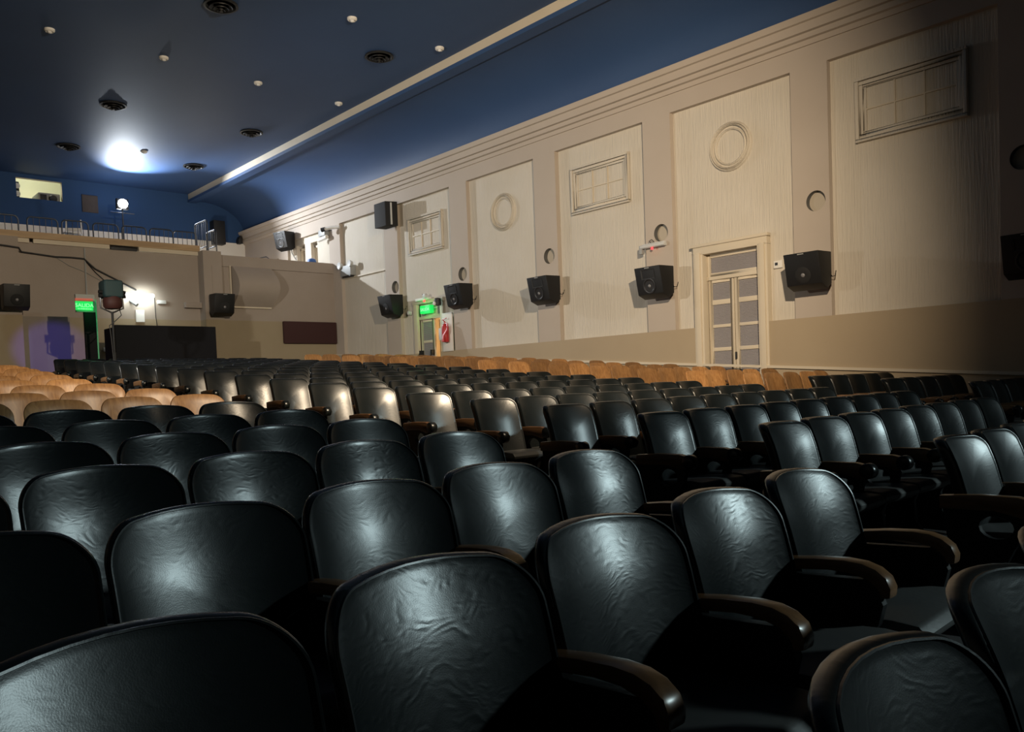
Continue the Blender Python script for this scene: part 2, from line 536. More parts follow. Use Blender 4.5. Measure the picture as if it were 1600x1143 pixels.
struct(w.build('wall_rear', [MT['rear'], MT['reardado'], MT['greydado']], smooth=0))
sl = MB()
sl.box(XB, -21.2, YL, W, 4.20, 4.40, 0)
struct(sl.build('floor_balcony', MT['rear'], smooth=0))
sl = MB()
sl.box(-21.6, -20.92, YL, 8.30, 4.965, 5.11, 0)
for a, b in ((4.25, 4.50), (4.58, 6.18), (6.84, 8.27)):
    sl.box(-21.06, -20.98, a, b, 4.87, 4.965, 1)
struct(sl.build('trim_4', [MT['brownwood'], MT['cream']], smooth=0))
tag(MB().box(-21.05, -20.97, 6.20, 6.80, 4.865, 4.93).build('strip_light_housing', MT['black'], bevel=0.01),
    'long black unlit strip light under the brown balcony edge', 'light')

# left and front walls, out of the frame, close the hall
lw = MB(); lw.box(XB, XF, YL - 0.1, YL, -0.6, 8.0)
struct(lw.build('wall_left', MT['plaster'], smooth=0))
fw = MB(); fw.box(XF, XF + 0.1, YL, W + 0.1, -1.5, 8.0)
struct(fw.build('wall_front', MT['curtain'], smooth=0))


# ------------------------------------------------------------------ right wall fittings
def blind_window(idx, x0, x1, z0, z1, broken=False):
    fr = MB()
    Y = 12.10
    for k, (d, p) in enumerate(((0.0, 0.075), (0.055, 0.05), (0.10, 0.03))):
        a, b, c_, e = x0 + d, x1 - d, z0 + d, z1 - d
        t = 0.05
        fr.box(a, b, Y - p, Y, e - t, e); fr.box(a, b, Y - p, Y, c_, c_ + t)
        fr.box(a, a + t, Y - p, Y, c_ + t, e - t); fr.box(b - t, b, Y - p, Y, c_ + t, e - t)
    o = struct(fr.build('window_%d' % idx, MT['panel'], bevel=0.006), {1: 'blind window moulding nearest the right edge of the frame', 2: 'blind window moulding in the middle of the right wall', 3: 'blind window moulding high above the exit door'}[idx])
    a, b, c_, e = x0 + 0.15, x1 - 0.15, z0 + 0.15, z1 - 0.15
    m = MB()
    for k in (1, 2):
        xx = a + (b - a) * k / 3
        m.box(xx - 0.010, xx + 0.010, Y - 0.030, Y, c_, e)
    zz = (c_ + e) / 2
    m.box(a, b, Y - 0.028, Y, zz - 0.010, zz + 0.010)
    m.build('glazing_bar', MT['cream'], o)
    p = MB(); p.box(a, b, Y - 0.004, Y + 0.01, c_, e); p.build('pane', MT['panel'], o, smooth=0)


blind_window(1, -5.74, -4.22, 4.64, 5.56)
blind_window(2, -11.51, -10.05, 4.61, 5.53)
blind_window(3, -17.14, -15.76, 4.60, 5.52)
for idx, (x, z) in enumerate(((-7.89, 5.11), (-13.61, 5.06))):
    m = MB()
    for R, p in ((0.40, 0.045), (0.365, 0.065), (0.30, 0.035)):
        m.lathe([(R - 0.03, 0), (R - 0.03, -p * 0.6), (R - 0.015, -p), (R, -p * 0.6), (R + 0.005, 0)], (x, 12.10, z), 'y', 48, 0, False)
    struct(m.build('trim_%d' % (5 + idx), MT['panel'], smooth=50), ('round moulded medallion above the shuttered double door', 'round moulded medallion right of the exit door panel')[idx])

# shuttered double door
ds = thing('door_1', (-7.905, 12.1, 0.55), 'pale double door with grey slatted panes on the right wall', 'door')
ds['kind'] = 'structure'; del ds['category']
o3 = Vector((-7.905, 12.1, 0.55))


def dbox(m, x0, x1, y0, y1, z0, z1, mi=0):
    return m.box(x0 - o3.x, x1 - o3.x, y0 - o3.y, y1 - o3.y, z0 - o3.z, z1 - o3.z, mi)


cs = MB()
for a, b in ((-8.62, -8.43), (-7.38, -7.20)):
    dbox(cs, a, b, 11.985, 12.14, 0.62, 3.42); dbox(cs, a + 0.04, b - 0.04, 11.96, 12.06, 0.62, 3.43)
dbox(cs, -8.62, -7.20, 11.985, 12.14, 3.40, 3.54); dbox(cs, -8.66, -7.17, 11.96, 12.06, 3.53, 3.58)
cs.build('casing', MT['cream'], ds, bevel=0.008)
tr = MB()
dbox(tr, -8.43, -7.38, 12.10, 12.16, 2.96, 3.02)
for a, b, c_, e in ((-8.43, -8.37, 3.02, 3.40), (-7.44, -7.38, 3.02, 3.40), (-8.37, -7.44, 3.34, 3.40), (-8.37, -7.44, 3.02, 3.08)):
    dbox(tr, a, b, 12.13, 12.17, c_, e)
tr.build('transom_frame', MT['cream'], ds, bevel=0.005)


def louvre_panel(x0, x1, z0, z1, y, parent, name='louvre', dz=0.022):
    m = MB()
    z = z0
    while z < z1 - 0.005:
        m.add([Vector((x0, y + 0.020, z + dz)) - o3, Vector((x1, y + 0.020, z + dz)) - o3, Vector((x1, y, z)) - o3, Vector((x0, y, z)) - o3,
               Vector((x0, y + 0.024, z + dz - 0.004)) - o3, Vector((x1, y + 0.024, z + dz - 0.004)) - o3, Vector((x1, y + 0.004, z - 0.004)) - o3, Vector((x0, y + 0.004, z - 0.004)) - o3],
              [(0, 1, 2, 3), (7, 6, 5, 4), (2, 1, 5, 6), (0, 3, 7, 4), (3, 2, 6, 7), (1, 0, 4, 5)])
        z += dz
    m.add([Vector((x0, y + 0.03, z0)) - o3, Vector((x1, y + 0.03, z0)) - o3, Vector((x1, y + 0.03, z1)) - o3, Vector((x0, y + 0.03, z1)) - o3], [(0, 1, 2, 3)])
    return m.build(name, MT['louvre'], parent, smooth=0, weld=False)


louvre_panel(-8.37, -7.44, 3.08, 3.34, 12.145, ds)
PZ = [(2.62, 2.91), (2.20, 2.54), (1.81, 2.15), (1.38, 1.75), (0.98, 1.30)]
for (xa, xb) in ((-8.42, -7.925), (-7.905, -7.39)):
    lf = MB()
    dbox(lf, xa, xa + 0.07, 12.13, 12.17, 0.64, 2.96); dbox(lf, xb - 0.07, xb, 12.13, 12.17, 0.64, 2.96)
    zz = [2.96] + [v for p in PZ for v in (p[1], p[0])] + [0.64]
    for k in range(0, len(zz), 2):
        dbox(lf, xa + 0.07, xb - 0.07, 12.13, 12.17, zz[k + 1], zz[k])
    l = lf.build('leaf', MT['cream'], ds, bevel=0.004)
    for a, b in PZ:
        louvre_panel(xa + 0.075, xb - 0.075, a, b, 12.142, l)
lk = MB(); dbox(lk, -7.915, -7.885, 12.11, 12.14, 1.60, 1.72); lk.build('lock_plate', MT['black'], ds, bevel=0.004)

# exit doorway: fixed leaf with push bar, open half giving on to a lit corridor
o3 = Vector((-16.41, 12.1, 1.2))
de = thing('door_2', o3, 'exit doorway with one slatted leaf shut and one side open', 'door')
de['kind'] = 'structure'; del de['category']
cs = MB()
for a, b in ((-17.03, -16.88), (-15.94, -15.82)):
    dbox(cs, a, b, 12.02, 12.14, 1.1, 3.40)
dbox(cs, -17.05, -15.80, 12.01, 12.14, 3.37, 3.46)
dbox(cs, -16.88, -15.94, 12.06, 12.18, 2.99, 3.06)
cs.build('casing', MT['cream'], de, bevel=0.008)
tp = MB(); dbox(tp, -16.88, -15.94, 12.14, 12.18, 3.06, 3.38); tp.build('transom_board', MT['cream'], de)
louvre_panel(-16.82, -16.66, 3.10, 3.33, 12.115, de); louvre_panel(-16.16, -15.98, 3.10, 3.33, 12.115, de)
lf = MB()
dbox(lf, -16.87, -16.79, 12.12, 12.16, 1.15, 2.99); dbox(lf, -16.40, -16.31, 12.12, 12.16, 1.15, 2.99)
for a, b in ((2.93, 2.99), (2.42, 2.48), (1.86, 1.98), (1.15, 1.3)):
    dbox(lf, -16.79, -16.40, 12.12, 12.16, a, b)
l = lf.build('leaf', MT['cream'], de, bevel=0.004)
louvre_panel(-16.79, -16.40, 2.48, 2.93, 12.13, l); louvre_panel(-16.79, -16.40, 1.98, 2.42, 12.13, l); louvre_panel(-16.79, -16.40, 1.3, 1.86, 12.13, l)
pb = MB()
dbox(pb, -16.86, -16.79, 12.03, 12.13, 2.12, 2.24); dbox(pb, -16.40, -16.33, 12.03, 12.13, 2.12, 2.24)
pb.tube([Vector(p) - o3 for p in ((-16.83, 12.05, 2.15), (-16.83, 11.98, 2.06), (-16.36, 11.98, 2.06), (-16.36, 12.05, 2.15))], 0.016)
pb.build('push_bar', MT['black'], l)
cr = MB()                                        # corridor beyond
cr.box(-17.4, -15.3, 12.36, 14.4, 1.0, 3.3)
cr.f = [q for q in cr.f if not all(abs(cr.v[i][1] - 12.36) < 1e-6 for i in q)]
cr.mi = [0] * len(cr.f)
struct(cr.build('wall_corridor', MT['doorwood'], smooth=0))
od = MB(); od.box(-16.29, -16.25, 12.25, 12.85, 1.15, 2.96)
od.tube([(-16.24, 12.70, 2.18), (-16.17, 12.70, 2.18), (-16.17, 12.58, 2.18), (-16.17, 12.58, 2.33), (-16.24, 12.58, 2.33)], 0.012, 6, 1)
struct(od.build('door_3', [MT['doorwood'], MT['black']]), 'wooden leaf standing open in the exit doorway')
cl = thing('corridor_lamp', (-15.75, 13.3, 2.55), 'small glowing lamp on the corridor wall inside the open exit door', 'lamp')
g = MB(); g.lathe([(0.0, -0.07), (0.05, -0.05), (0.07, 0.0), (0.05, 0.05), (0.0, 0.07)], (0, 0, 0), 'z', 16)
g.build('globe', mat('lit_globe', (1, 0.9, 0.7), 0.5, emit=((1.0, 0.72, 0.34), 14)), cl)
g = MB(); g.tube([(0, 0, 0.06), (0, 0.0, 0.12), (0.1, 0.0, 0.14), (0.44, 0, 0.14)], 0.012); g.build('arm', MT['black'], cl)
lamp('corridor_light', 'POINT', (-15.9, 13.2, 2.6), 75, (1.0, 0.80, 0.50), None, cl, shadow_soft_size=0.08)


# ------------------------------------------------------------------ loudspeakers
def wall_speaker(loc, label, rz, horn=True, cloth=False, w=0.56, group='surround loudspeakers'):
    """local: back at y=0, baffle towards -y"""
    t = thing('wall_speaker', loc, label, 'loudspeaker', group, rz)
    h = 0.50
    cab = MB()
    cab.prism([(-0.10, h), (-0.50, h - 0.01), (-0.40, 0.02), (-0.22, -0.05), (-0.10, 0.03)], -w / 2, w / 2, 'yz')
    cab.build('cabinet', MT['cabinet'], t, bevel=0.012)
    # baffle plane from (-0.50,.49) to (-0.40,.02)
    def B(x, s, out):
        p = Vector((x, -0.50 + 0.10 * s, h - 0.01 - 0.47 * s))
        return p + Vector((0, -0.978, -0.208)) * out
    if horn:
        m = MB()
        vs = [B(-0.13, 0.12, 0.004), B(0.13, 0.12, 0.004), B(0.13, 0.42, 0.004), B(-0.13, 0.42, 0.004)]
        vi = [B(-0.05, 0.20, -0.05), B(0.05, 0.20, -0.05), B(0.05, 0.34, -0.05), B(-0.05, 0.34, -0.05)]
        vo = [B(-0.15, 0.09, 0.006), B(0.15, 0.09, 0.006), B(0.15, 0.45, 0.006), B(-0.15, 0.45, 0.006)]
        m.add(vs + vi + vo, [(0, 1, 5, 4), (1, 2, 6, 5), (2, 3, 7, 6), (3, 0, 4, 7), (4, 5, 6, 7), (8, 9, 1, 0), (9, 10, 2, 1), (10, 11, 3, 2), (11, 8, 0, 3)])
        m.build('horn', MT['black'], t, smooth=0)
    wf = MB()
    cen = B(0, 0.70, 0.004); nrm = Vector((0, -0.978, -0.208))
    rot = nrm.to_track_quat('Z', 'Y').to_matrix()
    def ring(prof, mm):
        q = MB(); q.lathe(prof, (0, 0, 0), 'z', 28)
        mm.add([cen + rot @ Vector(v) for v in q.v], q.f)
    ring([(0.135, 0.0), (0.135, 0.008), (0.115, 0.012), (0.10, 0.004), (0.05, -0.035), (0.0, -0.035)] if not cloth else [(0.125, 0), (0.12, 0.004), (0.06, 0.002), (0, 0.002)], wf)
    wo = wf.build('woofer', MT['grille' if cloth else 'cone'], t, smooth=50)
    dc = MB(); ring([(0.035, -0.02), (0.030, 0.0), (0.015, 0.012), (0, 0.014)] if not cloth else [(0.03, 0.002), (0.024, 0.008), (0, 0.012)], dc)
    dc.build('dust_cap', MT['cap'], wo, smooth=50)
    bd = MB()
    vs = [B(-0.05, 0.03, 0.005), B(0.05, 0.03, 0.005), B(0.05, 0.06, 0.005), B(-0.05, 0.06, 0.005)]
    bd.add(vs, [(0, 1, 2, 3)]); bd.build('badge', MT['grey'], t, smooth=0)
    br = MB(); br.box(-0.10, 0.10, -0.11, 0.0, 0.15, 0.38); br.build('bracket', MT['black'], t, bevel=0.01)
    return t


SP = [(-3.40, 2.43, 'black loudspeaker cut by the right edge of the frame', False),
      (-6.36, 2.61, 'black loudspeaker on the pilaster right of the shuttered double door', True),
      (-9.25, 2.78, 'black loudspeaker on the pilaster left of the shuttered door, below the red-lit emergency light', False),
      (-12.04, 2.95, 'black loudspeaker on the pilaster between the round medallion and the middle blind window', False),
      (-14.80, 3.12, 'black loudspeaker just right of the exit door and fire extinguisher', False),
      (-17.55, 3.16, 'black loudspeaker on the pilaster left of the exit door', True)]
for x, z, lb, cloth in SP:
    sp = wall_speaker((x, 12.0, z), lb, 0.0, not cloth, cloth)
    g = MB(); g.tube([(0.26, -0.16, 0.20), (0.285, -0.10, 0.13), (0.30, -0.04, 0.14), (0.30, -0.008, 0.22)], 0.007, 6); g.build('cable', MT['black'], sp, smooth=60)
wall_speaker((-20.70, 8.60, 3.36), 'black loudspeaker on the rear column beside the curved grey panel', PI / 2, False, True, 0.5, None)
wall_speaker((-20.74, 4.06, 3.36), 'black loudspeaker on the rear column at the left edge of the frame', PI / 2, False, True, 0.5, None)
bs = wall_speaker((-23.15, 12.0, 5.62), 'black loudspeaker tilted on the right wall up above the balcony parapet', 0.25, True, False, 0.5, None)
g = MB(); g.tube([(0.05, -0.1, 0.1), (0.05, -0.06, -0.1), (0.06, 0.02, -0.22), (0.1, 0.05, -0.3)], 0.016, 8); g.build('cable', MT['grey'], bs)
hb = thing('column_speaker', (-17.62, 12.0, 5.36), 'tall narrow black loudspeaker high under the cornice above the exit door', 'loudspeaker')
g = MB(); g.prism([(-0.30, -0.42), (0.20, -0.42), (0.30, -0.12), (-0.24, -0.12)], 0.0, 0.60, 'xy'); g.build('cabinet', MT['grille'], hb, bevel=0.012)
g = MB(); g.box(-0.05, 0.05, -0.13, 0.0, 0.1, 0.5); g.build('bracket', MT['steel'], hb)
g = MB(); g.box(0.235, 0.262, -0.30, -0.26, 0.03, 0.57); g.build('edge_rail', MT['lgrey'], hb)

# round recessed portholes in the pilasters
DR = [(-3.56, 3.94, 'round recessed porthole at the right edge of the frame'),
      (-6.36, 3.92, 'round recessed porthole above the loudspeaker right of the shuttered door'),
      (-9.30, 3.91, 'round recessed porthole just above the red-lit emergency light'),
      (-12.15, 3.90, 'round recessed porthole left of the middle blind window'),
      (-14.99, 3.89, 'round recessed porthole above the loudspeaker right of the exit door'),
      (-17.74, 3.90, 'round recessed porthole above the loudspeaker left of the exit door')]
for i, (x, z, lb) in enumerate(DR):
    m = MB()
    n = 40
    R, S_ = 0.155, PH
    ci = [(R * math.cos(2 * PI * k / n), R * math.sin(2 * PI * k / n)) for k in range(n)]
    sq = []
    for cx, cz in ci:
        q = S_ / max(abs(cx), abs(cz))
        sq.append((cx * q, cz * q))
    m.v = [(x + p[0], 12.0, z + p[1]) for p in sq] + [(x + p[0], 12.0, z + p[1]) for p in ci] + [(x + p[0], 12.10, z + p[1]) for p in ci]
    for k in range(n):
        j = (k + 1) % n
        m.f.append((k, j, n + j, n + k)); m.mi.append(0)
        m.f.append((n + k, n + j, 2 * n + j, 2 * n + k)); m.mi.append(1)  # inner reveal of the recess, darker grey than the pilaster and the back
    m.f.append(tuple(range(2 * n, 3 * n))); m.mi.append(2)
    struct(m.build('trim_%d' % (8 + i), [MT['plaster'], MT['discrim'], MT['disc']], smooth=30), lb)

# thermostat, emergency lights, cameras, extinguisher
t = thing('thermostat', (-7.06, 12.1, 3.0), 'small white thermostat on the wall right of the shuttered door', 'thermostat')
g = MB(); g.box(-0.075, 0.075, -0.035, 0, 0, 0.12); g.build('case', MT['white'], t, bevel=0.008)
g = MB(); g.box(-0.05, 0.0, -0.037, -0.03, 0.045, 0.09); g.build('display', MT['glass'], t)

t = thing('emergency_light', (-9.43, 12.0, 3.70), 'silver emergency light with a red indicator under a round porthole', 'emergency light')
g = MB(); g.tube([(-0.27, -0.08, 0.0), (0.27, -0.08, 0.0)], 0.035, 12); g.box(-0.25, 0.25, -0.07, 0.0, -0.03, 0.05); g.build('case', MT['lgrey'], t, bevel=0.004)
g = MB(); g.lathe([(0.0, -0.03), (0.02, -0.02), (0.025, 0), (0.0, 0.02)], (0.0, -0.1, -0.05), 'z', 12); g.build('indicator', MT['e_red'], t)
g = MB(); g.box(-0.30, -0.24, -0.10, -0.02, -0.12, 0.03); g.build('clip', MT['grey'], t, bevel=0.006)
g = MB(); g.tube([(-0.05, -0.06, 0.05), (-0.09, -0.07, 0.09), (-0.03, -0.07, 0.11), (0.02, -0.06, 0.06)], 0.008, 6); g.build('cable', MT['black'], t)

t = thing('emergency_light', (-16.5, 12.0, 3.44), 'white emergency light with a red indicator above the green exit sign', 'emergency light')
g = MB(); g.box(-0.30, 0.28, -0.07, 0, 0.0, 0.06); g.build('case', MT['white'], t, bevel=0.01)
g = MB(); g.lathe([(0.0, -0.11), (0.06, -0.09), (0.07, -0.02), (0, 0)], (0.14, -0.03, 0.08), 'y', 16); g.build('lamp_head', MT['lgrey'], t)
g = MB(); g.lathe([(0.0, -0.03), (0.03, -0.01), (0.03, 0.01), (0.0, 0.03)], (0.10, -0.09, -0.03), 'z', 12); g.build('indicator', MT['e_red'], t)
g = MB(); g.tube([(0.0, -0.03, 0.06), (-0.02, -0.04, 0.14), (-0.05, -0.03, 0.16)], 0.008, 6); g.build('cable', MT['black'], t)


def text_obj(body, size, loc, rot, m, parent, name='lettering', depth=0.002):
    cu = bpy.data.curves.new(name, 'FONT')
    cu.body = body; cu.size = size; cu.align_x = 'CENTER'; cu.align_y = 'CENTER'; cu.extrude = depth
    tmp = bpy.data.objects.new(name, cu)
    COL.objects.link(tmp)
    dg = bpy.context.evaluated_depsgraph_get()
    me = bpy.data.meshes.new_from_object(tmp.evaluated_get(dg))
    bpy.data.objects.remove(tmp); bpy.data.curves.remove(cu)
    me.name = name
    me.materials.clear(); me.materials.append(m)
    o = bpy.data.objects.new(name, me); COL.objects.link(o)
    o.location = loc; o.rotation_euler = rot; o.parent = parent
    return o


t = thing('exit_sign', (-16.41, 12.0, 3.21), 'glowing green exit sign over the open exit door', 'exit sign')
g = MB(); g.box(-0.22, 0.18, -0.06, 0.06, -0.09, 0.10); g.build('lit_panel', MT['e_green'], t, bevel=0.006)
text_obj('SALIDA', 0.11, (-0.02, -0.064, 0.0), (PI / 2, 0, 0), MT['e_greend'], t)
lamp('exit_sign_glow', 'POINT', (-16.43, 11.8, 3.2), 3.0, (0.05, 1.0, 0.2), None, t, shadow_soft_size=0.1)

t = thing('security_camera', (-15.86, 12.0, 3.34), 'small black and white security camera at the corner of the exit door casing', 'camera')
g = MB(); g.lathe([(0.0, -0.02), (0.08, 0.0), (0.085, 0.06), (0.07, 0.16), (0, 0.18)], (0, -0.09, -0.08), 'z', 18); g.build('housing', MT['black'], t)
g = MB(); g.lathe([(0.0, -0.05), (0.045, -0.03), (0.05, 0.02), (0, 0.02)], (-0.02, -0.16, -0.04), 'y', 14); g.build('lens', MT['white'], t)

tag(MB().box(-15.80, -15.42, 11.97, 12.0, 2.16, 3.06).build('backing_board', MT['white'], bevel=0.004),
    'white board on the wall behind the red fire extinguisher', 'board')
t = thing('fire_extinguisher', (-15.62, 11.885, 2.36), 'red fire extinguisher with hose hung on the white board', 'fire extinguisher')
g = MB(); g.lathe([(0.0, 0.0), (0.075, 0.01), (0.085, 0.04), (0.085, 0.36), (0.06, 0.42), (0.025, 0.44), (0.025, 0.48), (0, 0.48)], (0.04, 0, 0), 'z', 20); g.build('cylinder', MT['red'], t)
g = MB(); g.tube([(0.04, 0, 0.48), (-0.02, -0.02, 0.54), (0.12, -0.02, 0.56)], 0.014, 8); g.build('handle', MT['red'], t)
g = MB(); g.tube([(0.04, 0, 0.46), (0.16, -0.02, 0.42), (0.17, -0.04, 0.28), (0.10, -0.09, 0.16), (0.08, -0.10, 0.02)], [0.016, 0.018, 0.02, 0.03, 0.045], 8); g.build('hose', MT['red'], t)
g = MB(); g.box(-0.12, 0.0, -0.075, -0.02, 0.06, 0.34); g.build('instruction_card', MT['lgrey'], t, bevel=0.01)
tag(MB().lathe([(0.0, -0.12), (0.05, -0.1), (0.06, -0.02), (0.0, 0)], (-17.22, 12.1, 3.20), 'y', 14).build('doorbell', MT['lgrey']),
    'small grey button on the wall left of the exit door', 'button')

# ledge and twin emergency light near the balcony parapet
tr = MB(); tr.prism([(-20.75, 4.40), (-18.16, 4.40), (-18.16, 4.43), (-20.75, 4.43)], 12.05, 12.11, 'xz')
struct(tr.build('trim_7', MT['cream'], smooth=0))
t = thing('twin_emergency_light', (-20.0, 12.1, 4.52), 'grey twin-headed emergency light beside the end of the balcony parapet', 'emergency light')
g = MB(); g.box(-0.26, 0.26, -0.18, 0.0, -0.06, 0.22); g.build('case', MT['grey'], t, bevel=0.015)
for s in (-1, 1):
    g = MB(); g.lathe([(0.0, 0.0), (0.07, -0.01), (0.10, -0.10), (0.085, -0.11), (0, -0.09)], (s * 0.27, -0.12, 0.24), 'y', 18); g.build('lamp_head', MT['lgrey'], t)
g = MB(); g.box(-0.20, 0.22, -0.17, -0.04, -0.10, -0.06); g.build('dark_base', MT['black'], t, bevel=0.01)

t = thing('security_camera', (-20.62, 12.0, 5.80), 'white bullet camera at the top corner of the panel above the parapet end', 'camera')
g = MB(); g.tube([(0.32, -0.02, 0.04), (0.12, -0.14, 0.05), (-0.06, -0.26, 0.02)], 0.045, 12); g.build('body', MT['white'], t)
g = MB(); g.tube([(-0.06, -0.26, 0.02), (-0.15, -0.32, 0.0)], 0.06, 12); g.build('hood', MT['black'], t)
t = thing('wall_unit', (-21.08, 12.0, 5.62), 'small grey and white box on the wall left of the bullet camera', 'wall unit')
g = MB(); g.box(-0.18, 0.18, -0.16, 0, 0.08, 0.26); g.build('case', MT['grey'], t, bevel=0.02)
g = MB(); g.tube([(-0.24, -0.12, 0.0), (0.24, -0.12, 0.03)], 0.055, 10); g.build('tube', MT['white'], t)
# window frames in the niches
for k, (a, b, c_, d) in enumerate(NI):
    g = MB()
    g.box(a, a + 0.05, 12.20, 12.30, 4.3, d - 0.08); g.box(b - 0.05, b, 12.20, 12.30, 4.3, d - 0.08); g.box(a, b, 12.20, 12.30, d - 0.14, d - 0.08)
    struct(g.build('window_%d' % (4 + k), MT['cream'], smooth=0))

# ------------------------------------------------------------------ rear wall fittings
t = thing('acoustic_panel', (-20.8, 8.97, 3.58), 'curved grey acoustic panel bulging from the rear wall', 'acoustic panel')
prof = [(0, 0)] + [(0.05 + 0.30 * math.sin(PI * k / 12) + 0.06 * k / 12, 1.02 * k / 12) for k in range(13)] + [(0, 1.02)]
g = MB()
g.v = []
N = len(prof)
for y in (0.06, 1.12):
    g.v += [(p[0], y + (0.10 * math.sin(PI * p[1] / 1.02) if y > 1 else 0.05 * math.sin(PI * p[1] / 1.02)), p[1] + 0.02) for p in prof]
g.f = [tuple(range(N)), tuple(range(2 * N - 1, N - 1, -1))] + [(i, (i + 1) % N, N + (i + 1) % N, N + i) for i in range(N)]
g.mi = [0] * len(g.f)
g.build('curved_face', MT['rear'], t, smooth=40)
g = MB(); g.box(0, 0.08, 0, 0.03, 0, 1.05); g.box(0, 0.08, 0, 1.1, -0.02, 0.02); g.build('edge_trim', MT['cream'], t, bevel=0.005)

t = tag(MB().box(-20.80, -20.70, 10.38, 11.98, 2.65, 3.25).build('wall_cushion', MT['maroon'], bevel=0.03),
        'long dark maroon padded panel low on the rear wall', 'panel')
# black partition behind the last rows
t = thing('partition_screen', (-19.0, 5.6, zf(-19, 6)), 'wide black partition screen in front of the rear wall', 'partition')
g = MB(); g.box(-0.04, 0.04, 0, 2.20, 0.0, 1.56); g.build('front_panel', MT['curtain'], t, bevel=0.015)
g = MB(); g.box(-0.75, -0.04, 0.0, 0.06, 0.0, 1.52); g.build('side_panel', MT['curtain'], t, bevel=0.01)
# fluorescent lamp
t = thing('fluorescent_lamp', (-21.05, 6.46, 3.80), 'bright white fluorescent lamp on the rear wall', 'lamp')
g = MB(); g.tube([(0.10, 0.02, 0.0), (0.10, 0.66, 0.0)], 0.035, 12); g.build('tube', MT['e_tube'], t)
g = MB(); g.box(0.0, 0.06, 0.0, 0.68, 0.02, 0.06); g.build('batten', MT['white'], t, bevel=0.006)
lamp('fluorescent_light', 'AREA', (-20.78, 6.79, 3.80), 9, (0.90, 1.0, 0.95), (-21.05, 6.79, 3.62), t, shape='RECTANGLE', size=0.66, size_y=0.1)
t = thing('security_camera', (-21.05, 6.60, 3.62), 'small grey camera under the left end of the fluorescent lamp', 'camera')
g = MB(); g.tube([(0.02, 0.0, 0.06), (0.16, 0.10, -0.06)], 0.045, 10); g.build('body', MT['grey'], t)
g = MB(); g.tube([(0.0, 0.0, 0.10), (0.05, 0.02, 0.06)], 0.02, 8); g.build('mount', MT['grey'], t)
tag(MB().box(-21.05, -21.02, 6.70, 6.90, 3.17, 3.46).build('notice_sheet', MT['paper'], smooth=0),
    'white paper notice taped to the rear wall below the fluorescent lamp', 'notice')
tag(MB().box(-21.05, -20.98, 7.22, 7.42, 3.62, 3.71).build('junction_box', MT['lgrey'], bevel=0.01),
    'small pale box on the rear wall right of the fluorescent lamp', 'box')
tag(MB().box(-21.05, -20.88, 7.87, 8.27, 3.54, 3.68).build('wall_heater', MT['rear'], bevel=0.01),
    'pale wall-mounted heater left of the rear column', 'heater')
tag(MB().box(-21.05, -21.02, 5.93, 6.04, 2.45, 2.55).build('wall_socket', MT['white'], bevel=0.004),
    'white socket plate low on the rear wall beside the black partition', 'socket')
tag(MB().tube([(-21.04, 5.64, 4.85), (-21.04, 5.63, 3.3)], 0.018, 8).build('conduit_pipe', MT['grey']),
    'thin vertical conduit pipe on the rear wall above the exit sign', 'pipe')
pts = [(-20.7, 3.75, 4.74), (-20.71, 4.0, 4.72), (-20.72, 4.23, 4.70), (-21.02, 4.34, 4.66), (-21.02, 4.7, 4.63), (-21.02, 5.02, 4.60), (-21.02, 5.35, 4.61), (-21.02, 5.62, 4.60), (-21.02, 5.72, 4.50), (-21.02, 5.85, 4.38), (-21.02, 6.25, 4.18), (-21.02, 6.74, 3.93)]
tag(MB().tube(pts, 0.02, 8).build('power_cable', MT['black'], smooth=60), 'thick black cable swagged along the rear wall to the fluorescent lamp', 'cable')
tag(MB().tube([(-21.03, 5.65, 4.55), (-21.03, 5.85, 4.30), (-21.03, 6.08, 4.08), (-21.03, 6.2, 3.9)], 0.012, 6).build('power_cable', MT['black'], smooth=60),
    'thinner black cable dropping behind the stage spotlight', 'cable')
tag(MB().tube([(-21.03, 5.05, 4.58), (-21.03, 5.3, 4.42), (-21.03, 5.62, 4.30), (-21.03, 5.95, 4.12)], 0.006, 6).build('power_cable', MT['grey'], smooth=60),
    'thin slack wire crossing the conduit pipe on the rear wall', 'cable')
tag(MB().tube([(-21.03, 7.16, 3.78), (-21.03, 7.17, 3.3), (-21.03, 7.21, 2.9), (-21.03, 7.22, 2.6)], 0.009, 6).build('power_cable', MT['black'], smooth=60),
    'black cable hanging from the right end of the fluorescent lamp', 'cable')

# side partition that carries the rear exit sign
zb = zf(-18.5, 5)
t = thing('entrance_screen', (-18.5, 4.86, zb), 'narrow black screen standing under the rear exit sign', 'screen')
g = MB(); g.box(-0.06, 0.02, 0.02, 0.24, 0.0, 3.12 - zb); g.build('panel', MT['curtain'], t, bevel=0.006)
g = MB(); g.box(-0.06, 0.025, 0.24, 0.265, 0.0, 3.38 - zb); g.build('edge_strip', mat('painted_green_light', (0.05, 0.22, 0.10), 0.3, emit=((0.05, 0.8, 0.25), 0.10)), t)  # green light on this edge, painted in as green colour and faint emission
g = MB(); g.box(-0.06, 0.0, -0.12, 0.24, 3.12 - zb, 3.48 - zb); g.build('head_board', MT['grey'], t)
t = thing('exit_sign', (-18.46, 4.89, 3.27), 'green SALIDA exit sign with a red strip on the rear screen', 'exit sign')
g = MB(); g.box(-0.03, 0.0, -0.165, 0.165, -0.115, 0.065); g.build('lit_panel', MT['e_green'], t, bevel=0.004)
g = MB(); g.box(-0.03, 0.0, -0.165, 0.165, 0.072, 0.125); g.build('red_strip', MT['e_redstrip'], t)
text_obj('SALIDA', 0.105, (0.003, 0.0, -0.02), (PI / 2, 0, PI / 2), MT['e_greend'], t)
text_obj('DE EMERGENCIA', 0.035, (0.003, 0.0, -0.09), (PI / 2, 0, PI / 2), MT['e_greend'], t, 'small_lettering')
